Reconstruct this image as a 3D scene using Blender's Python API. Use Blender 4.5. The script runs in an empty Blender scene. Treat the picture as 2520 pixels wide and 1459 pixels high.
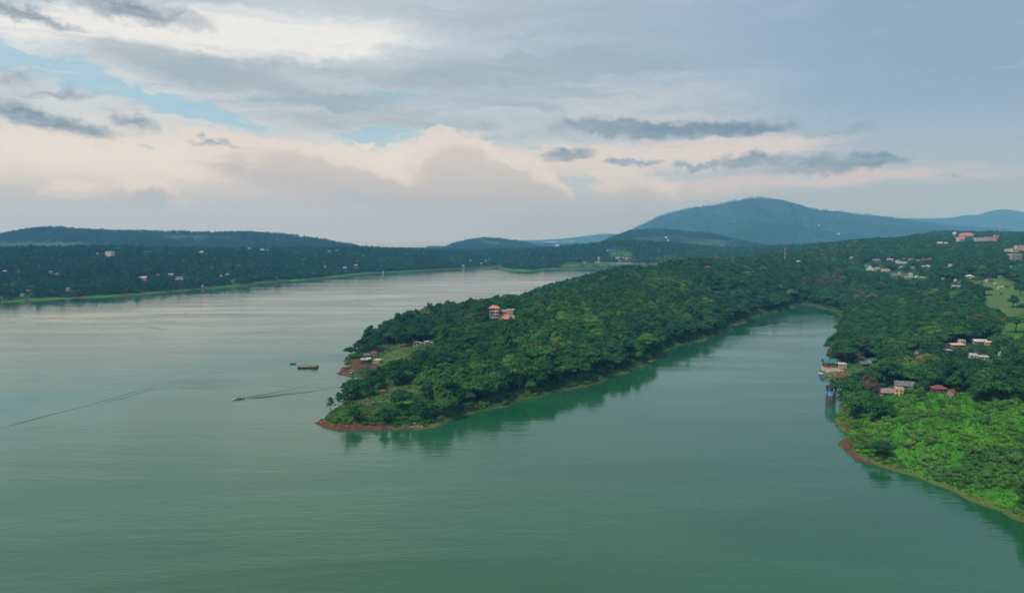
import bpy, bmesh, math, random
import numpy as np
from mathutils import Vector, Matrix, Quaternion

# ------------------------------------------------------------------ camera, world, sun, exposure
scene = bpy.context.scene
C = scene.collection
R = math.radians
PITCH = math.atan(152.5 / 1678.0)
CAMZ = 100.0
cam_data = bpy.data.cameras.new('camera')
cam = bpy.data.objects.new('camera', cam_data)
C.objects.link(cam)
cam_data.sensor_width = 36.0
cam_data.lens = 36.0 * 1678.0 / 2520.0
cam_data.clip_start = 1.0
cam_data.clip_end = 40000.0
cam.location = (0, 0, CAMZ)
cam.rotation_euler = (math.pi / 2 - PITCH, 0, 0)
scene.camera = cam

scene.view_settings.view_transform = 'Standard'
scene.view_settings.look = 'None'
scene.view_settings.gamma = 1.0
scene.view_settings.exposure = 1.0
scene.view_settings.use_curve_mapping = False
cy = scene.cycles
cy.use_denoising = True
cy.max_bounces = 6
cy.diffuse_bounces = 2
cy.glossy_bounces = 3
cy.transmission_bounces = 2
cy.transparent_max_bounces = 4
cy.volume_bounces = 1
cy.caustics_reflective = False
cy.caustics_refractive = False
cy.sample_clamp_indirect = 3.0
cy.denoising_prefilter = 'ACCURATE'

SUN_AZ, SUN_EL = R(-128), R(50)
sun_data = bpy.data.lights.new('sun', 'SUN')
sun_data.energy = 1.5
sun_data.angle = R(10)
sun_data.color = (1.0, 0.93, 0.82)
sun = bpy.data.objects.new('sun', sun_data)
C.objects.link(sun)
sd = Vector((math.sin(SUN_AZ) * math.cos(SUN_EL), math.cos(SUN_AZ) * math.cos(SUN_EL), math.sin(SUN_EL)))
sun.rotation_euler = (-sd).to_track_quat('-Z', 'Y').to_euler()


def srgb(r, g, b):
    f = lambda c: c / 12.92 if c <= 0.04045 else ((c + 0.055) / 1.055) ** 2.4
    return (f(r / 255.0), f(g / 255.0), f(b / 255.0), 1.0)


def ray(u, v):
    """direction through a point of the 2520 x 1459 picture"""
    dx, dy = (u - 1260.0) / 1678.0, (v - 729.5) / 1678.0
    cp, sp = math.cos(PITCH), math.sin(PITCH)
    return np.array([dx, cp - dy * sp, -sp - dy * cp])


def azel(u, v):
    d = ray(u, v)
    d = d / np.linalg.norm(d)
    return math.atan2(d[0], d[1]), math.asin(d[2])


class NT:
    """small helper to write node trees"""
    def __init__(self, tree):
        self.t = tree
        self.t.nodes.clear()

    def n(self, typ, **kw):
        nd = self.t.nodes.new(typ)
        ins = kw.pop('ins', {})
        for k, v in kw.items():
            setattr(nd, k, v)
        for k, v in ins.items():
            self.set(nd.inputs[k], v)
        return nd

    def set(self, sock, v):
        if isinstance(v, bpy.types.NodeSocket):
            self.t.links.new(v, sock)
        else:
            sock.default_value = v

    def m(self, op, a, b=0.0, c=0.0, clamp=False):
        nd = self.t.nodes.new('ShaderNodeMath')
        nd.operation = op
        nd.use_clamp = clamp
        self.set(nd.inputs[0], a)
        self.set(nd.inputs[1], b)
        self.set(nd.inputs[2], c)
        return nd.outputs[0]

    def mix(self, f, a, b, blend='MIX'):
        nd = self.t.nodes.new('ShaderNodeMix')
        nd.data_type = 'RGBA'
        nd.blend_type = blend
        nd.clamp_factor = True
        self.set(nd.inputs[0], f)
        self.set(nd.inputs[6], a)
        self.set(nd.inputs[7], b)
        return nd.outputs[2]

    def mr(self, v, a, b, c=0.0, d=1.0, smooth=True):
        nd = self.t.nodes.new('ShaderNodeMapRange')
        nd.interpolation_type = 'SMOOTHSTEP' if smooth else 'LINEAR'
        self.set(nd.inputs['Value'], v)
        for k, x in zip(('From Min', 'From Max', 'To Min', 'To Max'), (a, b, c, d)):
            nd.inputs[k].default_value = x
        return nd.outputs['Result']

    def noise(self, vec, scale, detail=4.0, rough=0.55, dist=0.0):
        nd = self.t.nodes.new('ShaderNodeTexNoise')
        if vec is not None:
            self.t.links.new(vec, nd.inputs['Vector'])
        nd.inputs['Scale'].default_value = scale
        nd.inputs['Detail'].default_value = detail
        nd.inputs['Roughness'].default_value = rough
        nd.inputs['Distortion'].default_value = dist
        return nd

    def mapping(self, vec, loc=(0, 0, 0), rot=(0, 0, 0), scale=(1, 1, 1), typ='POINT'):
        nd = self.t.nodes.new('ShaderNodeMapping')
        nd.vector_type = typ
        self.t.links.new(vec, nd.inputs['Vector'])
        nd.inputs['Location'].default_value = loc
        nd.inputs['Rotation'].default_value = rot
        nd.inputs['Scale'].default_value = scale
        return nd.outputs[0]

    def xyz(self, x, y, z):
        nd = self.t.nodes.new('ShaderNodeCombineXYZ')
        self.set(nd.inputs[0], x)
        self.set(nd.inputs[1], y)
        self.set(nd.inputs[2], z)
        return nd.outputs[0]

    def vadd(self, a, b):
        nd = self.t.nodes.new('ShaderNodeVectorMath')
        nd.operation = 'ADD'
        self.set(nd.inputs[0], a)
        self.set(nd.inputs[1], b)
        return nd.outputs[0]


def build_world():
    w = bpy.data.worlds.new('World')
    scene.world = w
    w.use_nodes = True
    T = NT(w.node_tree)
    tc = T.n('ShaderNodeTexCoord')
    sep = T.n('ShaderNodeSeparateXYZ', ins={0: tc.outputs['Generated']})
    X, Y, Z = sep.outputs
    az = T.m('ARCTAN2', X, Y)
    el = T.m('ARCSINE', Z)
    q = T.xyz(az, el, 0.0)
    # ragged cloud edges
    n1 = T.noise(T.mapping(q, scale=(7, 22, 1)), 1.0, 7.0, 0.62)
    off = T.n('ShaderNodeVectorMath', operation='MULTIPLY_ADD',
              ins={0: n1.outputs['Color'], 1: (0.11, 0.040, 0.0), 2: (-0.055, -0.020, 0.0)})
    n1b = T.noise(T.mapping(q, scale=(34, 60, 1), loc=(3, 1, 0)), 1.0, 5.0, 0.6)
    off2 = T.n('ShaderNodeVectorMath', operation='MULTIPLY_ADD',
               ins={0: n1b.outputs['Color'], 1: (0.045, 0.022, 0.0), 2: (-0.0225, -0.011, 0.0)})
    n1c = T.noise(T.mapping(q, scale=(110, 190, 1), loc=(8, 2, 0)), 1.0, 4.0, 0.6)
    off3 = T.n('ShaderNodeVectorMath', operation='MULTIPLY_ADD',
               ins={0: n1c.outputs['Color'], 1: (0.012, 0.007, 0.0), 2: (-0.006, -0.0035, 0.0)})
    qw = T.vadd(T.vadd(T.vadd(q, off.outputs[0]), off2.outputs[0]), off3.outputs[0])
    # long strata
    st = T.noise(T.mapping(qw, scale=(2.2, 17, 1), rot=(0, 0, R(-4)), loc=(1.7, 0.4, 0)), 1.0, 6.0, 0.6).outputs['Fac']
    st2 = T.noise(T.mapping(qw, scale=(6, 60, 1), loc=(5.0, 2.0, 0)), 1.0, 6.0, 0.62).outputs['Fac']
    fine = T.noise(T.mapping(qw, scale=(30, 90, 1)), 1.0, 5.0, 0.6).outputs['Fac']

    def group(feats, vec=qw):
        acc = None
        for (u, v, ru, rv, tilt, amp) in feats:
            a, e = azel(u, v)
            mp = T.mapping(vec, loc=(a, e, 0), rot=(0, 0, R(tilt)), scale=(ru / 1678.0, rv / 1678.0, 1), typ='TEXTURE')
            g = T.n('ShaderNodeTexGradient', gradient_type='SPHERICAL', ins={0: mp})
            acc = T.m('MULTIPLY_ADD', g.outputs['Fac'], amp, 0.0 if acc is None else acc)
        return acc

    # rounder warping for heaped clouds
    crisp = T.vadd(q, T.n('ShaderNodeVectorMath', operation='MULTIPLY_ADD', ins={0: T.noise(T.mapping(q, scale=(40, 46, 1), loc=(2, 9, 0)), 1.0, 6.0, 0.62).outputs['Color'], 1: (0.05, 0.035, 0.0), 2: (-0.025, -0.0175, 0.0)}).outputs[0])

    sky = T.n('ShaderNodeTexSky', sky_type='NISHITA', sun_disc=False)
    sky.sun_elevation = SUN_EL
    sky.sun_rotation = SUN_AZ
    sky.altitude = 1000
    sky.dust_density = 2.0
    STR = 0.1

    def lin(r, g, b):
        c = srgb(r, g, b)
        k = 0.5 / STR               # the picture is exposed one stop up
        return (c[0] * k, c[1] * k, c[2] * k, 1.0)

    # veil of high cloud, bright on the sun's side, blue grey away from it
    side = T.mr(az, R(-22), R(36))
    back = T.mr(T.m('ABSOLUTE', az), R(40), R(120))
    low_l = T.mix(T.mr(el, R(0.3), R(6.5)), lin(172, 173, 172), lin(222, 218, 213))
    low_r = T.mix(T.mr(el, R(0.3), R(6)), lin(150, 165, 178), lin(160, 174, 190))
    low = T.mix(side, low_l, low_r)
    hi = T.mix(side, lin(198, 209, 216), lin(138, 163, 188))
    veil = T.mix(T.mr(el, R(5), R(11)), low, hi)
    zen = T.mix(T.mr(az, R(-70), R(50)), lin(232, 234, 234), lin(150, 172, 196))
    veil = T.mix(T.mr(el, R(16), R(28)), veil, T.mix(side, lin(166, 178, 184), lin(146, 165, 182)))
    veil = T.mix(T.mr(el, R(34), R(64)), veil, zen)
    veil = T.mix(T.m('MULTIPLY', back, 0.55), veil, lin(150, 166, 184))
    col = T.mix(0.93, sky.outputs[0], veil)
    # soft strata in the veil
    up = T.mr(el, R(3.0), R(9))
    hazes = T.m('MULTIPLY', T.m('MULTIPLY', T.mr(st, 0.47, 0.70), up), T.mr(az, R(25), R(8), 0.15, 0.75))
    col = T.mix(hazes, col, lin(160, 176, 190))
    hazes2 = T.m('MULTIPLY', T.m('MULTIPLY', T.mr(st, 0.50, 0.30), up), T.mr(az, R(30), R(-5), 0.1, 0.55))
    col = T.mix(hazes2, col, lin(226, 228, 229))
    col = T.mix(T.m('MULTIPLY', T.m('MULTIPLY', T.mr(st2, 0.5, 0.8), up), 0.5), col, lin(150, 168, 184))

    def layer(col, feats, colour, lo, hi, strength, tex=fine, ta=0.35, vec=qw):
        g = group(feats, vec)
        g = T.m('ADD', g, T.m('MULTIPLY', T.m('SUBTRACT', tex, 0.5), ta))
        f = T.m('MULTIPLY', T.mr(g, lo, hi), strength)
        return T.mix(f, col, colour)

    # bright openings
    col = layer(col, [(420, 85, 640, 75, 7, 1.3), (760, 115, 420, 55, 5, 1.0), (90, 300, 300, 40, 0, 0.5), (220, 75, 250, 40, 0, .8)], lin(241, 241, 240), 0.12, 0.95, 0.88, st2, 1.0)
    # warm glow low on the left
    col = layer(col, [(200, 380, 620, 85, 0, 1.2), (760, 380, 420, 70, 3, 0.9), (1000, 400, 240, 80, 0, 0.9)], lin(234, 227, 219), 0.1, 0.9, 0.85, st2, 0.4)
    col = layer(col, [(1500, 385, 520, 60, 0, 1.2), (1900, 360, 300, 50, 0, 0.7), (1650, 290, 300, 30, 0, .5)], lin(226, 217, 211), 0.15, 0.8, 0.75, st2, 0.6)
    # rosy streak low on the right
    col = layer(col, [(2060, 438, 520, 34, 1, 1.2), (1600, 470, 300, 40, 0, 0.7)], lin(208, 199, 199), 0.15, 0.85, 0.8, st2, 0.5)
    # blue gaps
    col = layer(col, [(40, 138, 190, 45, 0, 1.2), (360, 240, 260, 34, -14, 1.2), (520, 280, 190, 24, -12, 1.1), (940, 335, 190, 42, 3, 1.0), (950, 235, 150, 20, 0, .6), (1260, 345, 130, 26, 0, .6)],
                lin(156, 200, 224), 0.40, 1.0, 0.75, T.m('MULTIPLY_ADD', fine, 0.6, T.m('MULTIPLY', st2, 0.5)), 3.6)
    # grey blue banks of stratus
    col = layer(col, [(520, 185, 520, 44, -4, 1.2), (360, 135, 330, 30, -8, .8), (800, 170, 360, 40, -4, 0.9), (1350, 165, 480, 50, 4, 1.4), (1600, 165, 280, 32, 3, 0.7), (1250, 250, 560, 45, 1, 0.8), (700, 250, 400, 36, -3, 0.6), (60, 205, 100, 60, 20, .7)],
                lin(154, 172, 186), 0.1, 1.15, 0.68, st2, 2.0)
    # towering cumulus far off, pale lit rims over grey bodies
    rim = [(1110, 400, 150, 110, 0, 1.5), (1000, 465, 260, 60, -8, 1.1), (1270, 440, 170, 80, -20, 1.2), (700, 420, 330, 90, -14, 1.1), (360, 480, 130, 55, 0, 1.2), (180, 462, 85, 22, 0, 1.1), (1560, 460, 180, 60, -10, 1.0)]
    col = layer(col, rim, lin(228, 220, 213), 0.30, 0.46, 0.6, fine, 0.8)
    body = [(1110, 440, 140, 110, 0, 1.5), (1040, 500, 300, 65, -8, 1.2), (1290, 475, 190, 80, -20, 1.25), (720, 455, 330, 90, -14, 1.1), (350, 505, 160, 55, 0, 1.2), (1580, 490, 200, 55, -10, 1.0)]
    col = layer(col, body, lin(184, 184, 183), 0.26, 0.9, 0.85, fine, 0.9)
    # one tall tower in the middle, lit from the left
    col = layer(col, [(1085, 345, 62, 40, 0, 1.2), (1120, 385, 110, 60, 0, 1.3), (1110, 440, 150, 70, 0, 1.4), (1190, 400, 110, 50, -25, 1.1), (1300, 455, 150, 60, -18, 1.2), (980, 470, 150, 40, -8, 1.0), (700, 380, 150, 36, -20, .9), (860, 420, 190, 50, -18, 1.0), (370, 468, 60, 34, 0, 1.2), (180, 460, 70, 14, 0, 1.2)], lin(228, 221, 214), 0.24, 0.36, 0.75, fine, 0.4, crisp)
    col = layer(col, [(1120, 400, 90, 60, 0, 1.2), (1130, 455, 150, 70, 0, 1.4), (1210, 430, 110, 55, -25, 1.1), (1310, 478, 160, 60, -18, 1.3), (1010, 500, 180, 40, -8, 1.2), (730, 420, 170, 50, -20, 1.0), (890, 455, 210, 50, -18, 1.2), (375, 490, 70, 34, 0, 1.2)], T.mix(T.mr(el, R(1), R(7)), lin(172, 174, 175), lin(206, 201, 196)), 0.16, 0.7, 0.9, fine, 0.4, crisp)
    # grey floor of the sky
    col = T.mix(T.m('MULTIPLY', T.mr(T.m('ADD', el, T.m('MULTIPLY', T.m('SUBTRACT', st, 0.5), R(3))), R(3.6), R(1.0)), 0.75), col, T.mix(side, lin(172, 173, 174), lin(152, 166, 180)))
    # dark small clouds
    dark = [(1480, 310, 190, 30, -2, 1.6), (1680, 318, 260, 27, -1, 1.7), (1860, 322, 150, 24, 0, 1.4), (1390, 378, 95, 24, 0, 1.9), (1530, 395, 55, 16, 0, 1.6), (1595, 398, 50, 15, 0, 1.3),
            (1840, 395, 130, 26, 4, 1.8), (1700, 408, 62, 16, 0, 1.5), (2060, 402, 170, 24, 0, 1.7), (2180, 390, 80, 26, 0, 1.2), (1960, 425, 210, 14, 0, 1.0), (2110, 320, 60, 14, 4, .9),
            (100, 290, 210, 28, -10, 1.8), (330, 300, 80, 26, -16, 1.4), (60, 38, 130, 22, -8, 1.7), (330, 28, 230, 34, -3, 1.5), (150, 228, 80, 18, 5, 1.2), (40, 185, 60, 26, 10, 1.0), (520, 350, 110, 12, -6, 1.1), (1200, 310, 90, 16, 0, .8), (2020, 335, 70, 16, 0, .9), (2360, 425, 120, 10, 0, .8)]
    col = layer(col, dark, T.mix(T.mr(st2, .35, .65), lin(108, 130, 147), lin(150, 165, 176)), 0.14, 1.40, 0.86, T.m('MULTIPLY_ADD', fine, 0.6, T.m('MULTIPLY', st2, 0.4)), 2.0, T.vadd(crisp, T.n('ShaderNodeVectorMath', operation='MULTIPLY', ins={0: off.outputs[0], 1: (0.5, 0.5, 0)}).outputs[0]))
    bg = T.n('ShaderNodeBackground', ins={'Color': col, 'Strength': STR})
    out = T.n('ShaderNodeOutputWorld', ins={'Surface': bg.outputs[0]})
    w.cycles.sampling_method = 'MANUAL'
    w.cycles.sample_map_resolution = 512


build_world()
# ------------------------------------------------------------------ helpers
rnd = random.Random(7)
nrng = np.random.default_rng(11)


def tag(o, label=None, cat=None, group=None, kind=None):
    for k, v in (('label', label), ('category', cat), ('group', group), ('kind', kind)):
        if v:
            o[k] = v
    return o


def link_obj(name, me, parent=None, mat=None):
    o = bpy.data.objects.new(name, me)
    C.objects.link(o)
    if parent is not None:
        o.parent = parent
    if mat is not None and me is not None and len(me.materials) == 0:
        me.materials.append(mat)
    return o


def mesh_np(name, verts, faces, mat=None, smooth=False, attrs=None):
    me = bpy.data.meshes.new(name)
    verts = np.asarray(verts, dtype=np.float32)
    faces = np.asarray(faces, dtype=np.int32)
    nv, nf, k = len(verts), len(faces), faces.shape[1]
    me.vertices.add(nv)
    me.vertices.foreach_set('co', verts.ravel())
    me.loops.add(nf * k)
    me.loops.foreach_set('vertex_index', faces.ravel())
    me.polygons.add(nf)
    me.polygons.foreach_set('loop_start', np.arange(0, nf * k, k, dtype=np.int32))
    me.update(calc_edges=True)
    if smooth:
        me.polygons.foreach_set('use_smooth', np.ones(nf, dtype=bool))
    for nm, arr in (attrs or {}).items():
        a = me.attributes.new(nm, 'FLOAT', 'POINT')
        a.data.foreach_set('value', np.asarray(arr, dtype=np.float32))
    if mat:
        me.materials.append(mat)
    return me


def new_mat(name):
    m = bpy.data.materials.new(name)
    m.use_nodes = True
    return m, NT(m.node_tree)


def finish(T, bsdf):
    T.n('ShaderNodeOutputMaterial', ins={'Surface': bsdf.outputs[0]})


def surf(name, col, rough=0.8, var=0.25, scale=1.5, metal=0.0, stain=None, spec=0.3):
    """painted / built surface with blotches and grime"""
    m, T = new_mat(name)
    tc = T.n('ShaderNodeTexCoord')
    n = T.noise(tc.outputs['Object'], scale, 5.0, 0.6)
    k = T.mr(n.outputs['Fac'], 0.3, 0.7, 1.0 - var, 1.0 + var * 0.4)
    c = T.mix(1.0, col, k, 'MULTIPLY')
    if stain:
        n2 = T.noise(T.mapping(tc.outputs['Object'], scale=(1, 1, 0.25)), scale * 0.8, 4.0, 0.6)
        c = T.mix(T.mr(n2.outputs['Fac'], 0.52, 0.7, 0, 0.8), c, stain)
    b = T.n('ShaderNodeBsdfPrincipled', ins={'Base Color': c, 'Roughness': rough, 'Metallic': metal, 'Specular IOR Level': spec})
    finish(T, b)
    return m


# ---- value noise in numpy
def vnoise(x, y, seed=0):
    xi, yi = np.floor(x).astype(np.int64), np.floor(y).astype(np.int64)
    fx, fy = x - xi, y - yi
    fx, fy = fx * fx * (3 - 2 * fx), fy * fy * (3 - 2 * fy)

    def h(a, b):
        n = (a * 374761393 + b * 668265263 + seed * 144665) & 0x7fffffff
        n = ((n ^ (n >> 13)) * 1274126177) & 0x7fffffff
        return ((n ^ (n >> 16)) & 0xffff) / 65535.0
    return (h(xi, yi) * (1 - fx) + h(xi + 1, yi) * fx) * (1 - fy) + (h(xi, yi + 1) * (1 - fx) + h(xi + 1, yi + 1) * fx) * fy


def fbm(x, y, oct=4, seed=0):
    s, a, t = 0.0, 1.0, 0.0
    for i in range(oct):
        s = s + a * vnoise(x, y, seed + i * 17)
        t += a
        a *= 0.5
        x, y = x * 2.03 + 11.3, y * 2.03 + 5.1
    return s / t


def P0(u, v, z=0.0):
    """where the sight line through (u, v) meets height z"""
    d = ray(u, v)
    t = (z - CAMZ) / d[2]
    return (d[0] * t, d[1] * t)


def PD(u, v, D):
    d = ray(u, v)
    t = D / d[1]
    return (d[0] * t, D, CAMZ + d[2] * t)


def project(x, y, z):
    cp, sp = math.cos(PITCH), math.sin(PITCH)
    zz = z - CAMZ
    f = y * cp - zz * sp
    up = y * sp + zz * cp
    return 1260.0 + 1678.0 * x / f, 729.5 - 1678.0 * up / f


def poly_sdf(px, py, poly):
    """signed distance, positive inside"""
    poly = np.asarray(poly, dtype=np.float64)
    d2 = np.full(px.shape, 1e18)
    inside = np.zeros(px.shape, dtype=bool)
    n = len(poly)
    for i in range(n):
        ax, ay = poly[i]
        bx, by = poly[(i + 1) % n]
        ex, ey = bx - ax, by - ay
        L = ex * ex + ey * ey + 1e-12
        t = np.clip(((px - ax) * ex + (py - ay) * ey) / L, 0, 1)
        dx, dy = px - ax - ex * t, py - ay - ey * t
        d2 = np.minimum(d2, dx * dx + dy * dy)
        c = ((ay > py) != (by > py)) & (px < (bx - ax) * (py - ay) / (by - ay + 1e-12) + ax)
        inside ^= c
    d = np.sqrt(d2)
    return np.where(inside, d, -d)


class Interp:
    """linear-kernel RBF through scattered heights"""
    def __init__(self, pts, smooth=2.0):
        p = np.array(pts, dtype=np.float64)
        self.xy = p[:, :2]
        n = len(p)
        A = np.sqrt(((self.xy[:, None] - self.xy[None]) ** 2).sum(-1) + 25.0)
        A += np.eye(n) * smooth * -1.0
        M = np.zeros((n + 1, n + 1))
        M[:n, :n] = A
        M[:n, n] = M[n, :n] = 1
        rhs = np.zeros(n + 1)
        rhs[:n] = p[:, 2]
        self.w = np.linalg.solve(M, rhs)

    def __call__(self, x, y):
        out = np.full(x.shape, self.w[-1])
        for (a, b), w in zip(self.xy, self.w[:-1]):
            out = out + w * np.sqrt((x - a) ** 2 + (y - b) ** 2 + 25.0)
        return out


def ellipses(u, v, lst):
    """cover mask from a list of patches; u, v are arrays"""
    m = np.zeros_like(u)
    for (cu, cv, ru, rv, tilt, amp) in lst:
        a = R(tilt)
        dx, dy = u - cu, v - cv
        p = (dx * math.cos(a) + dy * math.sin(a)) / ru
        q = (-dx * math.sin(a) + dy * math.cos(a)) / rv
        m = np.maximum(m, amp * np.clip(1.6 - 1.2 * np.sqrt(p * p + q * q), 0, 1))
    return m


# ------------------------------------------------------------------ shorelines
SOUTH = [(775, 1040), (784, 1047), (800, 1053), (835, 1056), (870, 1057), (915, 1056), (960, 1058), (1005, 1058), (1045, 1057), (1075, 1050), (1100, 1042), (1112, 1031), (1135, 1023),
         (1200, 1010), (1245, 999), (1290, 985), (1345, 972), (1400, 960), (1445, 949), (1500, 930), (1560, 907), (1605, 896), (1632, 873), (1645, 860), (1685, 848), (1725, 838), (1782, 820),
         (1803, 802), (1845, 785), (1900, 769), (1940, 766), (1948, 757), (1960, 749), (2010, 752), (2045, 765), (2078, 780), (2082, 792), (2070, 806), (2052, 830), (2042, 860), (2034, 885),
         (2020, 912), (2032, 930), (2062, 938), (2085, 948), (2084, 965), (2072, 985), (2062, 1010), (2056, 1028), (2066, 1044), (2082, 1058), (2098, 1064), (2104, 1071), (2088, 1079), (2070, 1088), (2068, 1098),
         (2080, 1109), (2104, 1124), (2143, 1140), (2200, 1154), (2262, 1176), (2330, 1204), (2398, 1234), (2452, 1256), (2520, 1287), (2600, 1330)]
PEN = [P0(u, v) for u, v in SOUTH]
PEN += [(330, 150), (700, 120), (2300, 300), (2600, 3100), (700, 3100), (470, 2120), (400, 1900), (372, 1620)]
NORTH = [(1640, 1480), (1540, 1400), (1460, 1300), (1400, 1200), (1340, 1100), (1290, 960), (1200, 890), (1120, 840), (1040, 790)]
PEN += [((u - 1260) / 1678.0 * D, D) for u, D in NORTH]
PEN += [P0(u, v) for u, v in [(985, 807), (930, 828), (895, 850), (868, 868), (846, 889), (852, 903), (836, 912), (820, 919), (835, 924), (862, 926), (884, 930), (880, 950), (860, 975), (838, 995), (815, 1018), (795, 1032)]]

FAR = [P0(u, v) for u, v in [(-620, 790), (-320, 768), (-150, 760), (0, 745), (60, 741), (140, 736), (300, 729), (390, 721), (470, 713), (560, 708), (625, 702), (632, 697), (700, 692), (762, 689), (830, 681), (900, 673), (980, 669), (1050, 665), (1110, 662),
                             (1215, 656), (1228, 654), (1229, 660), (1250, 665), (1312, 668), (1350, 662), (1400, 659), (1480, 661), (1540, 660)]]
FAR += [(420, 2150), (1000, 2300), (1600, 2900), (1600, 4200), (-3600, 4200), (-3600, 1000)]


def ctrl(rows):
    """rows of (u, [(distance, height), ...])"""
    return [((u - 1260) / 1678.0 * D, D, z) for u, prs in rows for D, z in prs]


PENC = ctrl([
    (800, [(360, 2.5)]), (840, [(372, 4.5), (400, 3.5)]), (880, [(365, 5.0), (385, 6.5), (410, 4.0), (432, 2.0)]), (920, [(365, 6.5), (388, 7.5), (415, 7), (440, 4), (470, 2.5)]),
    (960, [(362, 5.0), (390, 7.6), (430, 8), (470, 5), (500, 3.5), (540, 6.3), (575, 5)]), (1000, [(365, 5), (400, 8.7), (450, 9), (500, 7), (545, 6), (600, 5), (680, 3)]),
    (1060, [(375, 5), (420, 9.5), (500, 10), (590, 6), (680, 5), (740, 3)]),
    (1150, [(410, 5), (440, 9), (500, 15), (600, 17), (700, 15), (780, 9)]), (1235, [(440, 6), (500, 14), (600, 18), (700, 20), (800, 12)]),
    (1300, [(450, 9), (550, 16), (650, 18), (750, 17), (850, 9)]), (1400, [(480, 11), (600, 20), (750, 25), (900, 25), (1050, 15)]),
    (1540, [(550, 10), (700, 25), (850, 34), (1000, 42), (1150, 31), (1300, 13)]), (1640, [(640, 12), (800, 29), (950, 40), (1100, 43), (1250, 36), (1400, 18)]),
    (1780, [(745, 15), (900, 30), (1050, 41), (1200, 43), (1350, 38), (1600, 20)]), (1930, [(980, 18), (1100, 34), (1250, 48), (1400, 49), (1600, 40), (1800, 25)]),
    (2000, [(1030, 20), (1200, 40), (1400, 54), (1550, 57), (1800, 50)]), (2140, [(900, 8), (1000, 15), (1150, 25), (1300, 33), (1500, 51), (1800, 76), (2000, 76), (2400, 60)]),
    (2100, [(560, 3), (640, 3), (720, 3), (800, 1.5)]), (2150, [(440, 4), (500, 4), (560, 6), (640, 7), (720, 6), (820, 6)]), (2055, [(500, 2.3), (525, 2.9)]),
    (2300, [(480, 9), (560, 11), (650, 14), (800, 22), (1000, 33), (1200, 43), (1500, 62), (1800, 80), (2300, 100), (2700, 80)]),
    (2450, [(480, 12), (560, 16), (650, 20), (800, 31), (1000, 44), (1200, 51), (1500, 66), (1800, 78), (2100, 86), (2300, 97), (2600, 92)]),
    (2600, [(400, 18), (560, 19), (800, 35), (1000, 48), (1500, 66), (2300, 92)]),
    (2800, [(300, 28), (500, 22), (800, 38), (1500, 66), (2300, 85)]),
    (2205, [(400, 5), (380, 9)]), (2350, [(400, 10)]), (2250, [(275, 5), (310, 12.5), (345, 17.0)]),
    (2150, [(300, 5.0), (330, 10.0), (355, 10.5), (380, 7)]), (2300, [(285, 7), (315, 14.0), (345, 19.5), (400, 9)]), (2400, [(270, 9), (300, 15.5), (330, 22), (390, 13)]), (2520, [(250, 11), (285, 18), (322, 24), (390, 17)]),
    (2620, [(240, 14), (285, 21), (330, 27), (400, 19)]),
]) + [(x, y, 0.6) for x, y in PEN[:len(SOUTH)]] + [(x, y, 0.6) for x, y in PEN[len(SOUTH) + 8:]]

FARC = ctrl([
    (-300, [(1100, 12), (1400, 36), (1700, 55), (2000, 50)]), (0, [(1050, 6), (1200, 18), (1400, 36), (1700, 54), (2000, 50), (2400, 30)]), (300, [(1180, 8), (1350, 24), (1600, 45), (1800, 56), (2100, 50), (2400, 30)]),
    (600, [(1430, 8), (1600, 26), (1800, 42), (2000, 46), (2300, 40)]), (900, [(1830, 9), (2000, 28), (2200, 45), (2500, 42)]), (1050, [(1980, 8), (2150, 25), (2350, 31), (2600, 28)]),
    (1200, [(2200, 4), (2300, 15), (2450, 17), (2700, 14)]), (1300, [(1900, 6), (2100, 15), (2300, 27), (2600, 30)]), (1400, [(2080, 7), (2300, 22), (2500, 38), (2800, 40)]),
    (1500, [(2150, 4), (2200, 5), (2250, 6), (2330, 26), (2420, 44), (2520, 60), (2700, 60)]), (1560, [(2200, 5), (2260, 7), (2330, 26), (2450, 52), (2550, 66), (2800, 60)]), (1640, [(2200, 6), (2300, 9), (2450, 34), (2700, 60)]), (1760, [(2250, 8), (2450, 20), (2700, 40)]),
    (2100, [(2600, 20)]), (1700, [(3000, 40)]), (400, [(3000, 20)]),
]) + [(x, y, 0.6) for x, y in FAR[:-6]]

# ---- what covers the ground (picture coordinates of the patches)
SOIL = [(880, 1052, 110, 5.5, 1, 1.0), (790, 1042, 24, 8, 10, 1.0), (1010, 1055, 45, 4, 0, 1.0), (856, 914, 34, 9, -8, 1.0), (885, 893, 22, 10, -25, 0.95), (905, 880, 36, 7, -40, .7), (920, 902, 30, 5, -8, .9), (990, 862, 34, 2.2, -18, 0.55), (1010, 852, 14, 5, -10, 0.6), (960, 873, 26, 2.2, -20, 0.5),
        (2085, 1094, 18, 12, 20, 1.0), (2105, 1122, 26, 7, 30, 1.0), (2130, 1135, 24, 6, 22, 1.0), (2082, 1058, 18, 5, 40, 0.9), (2430, 1247, 34, 4, 24, 0.85), (2250, 1176, 60, 4, 20, .35), (2410, 945, 20, 6, 0, 1.0), (2405, 960, 7, 16, 10, 0.8), (2145, 667, 32, 4, 3, 1.0), (2165, 672, 10, 5, 0, 1.0),
        (2070, 930, 50, 5, 2, 0.7), (2078, 915, 7, 22, 8, .6), (2330, 950, 30, 10, 0, 0.35), (2090, 780, 16, 3, 0, .9),
        (70, 740, 34, 2.5, -3, 1), (200, 732, 30, 2.5, -3, .8), (320, 727, 70, 2.5, -5, .9), (500, 711, 30, 2, -3, .9), (1090, 664, 40, 2, -2, .9), (630, 700, 10, 3, 0, .8)]
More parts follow.
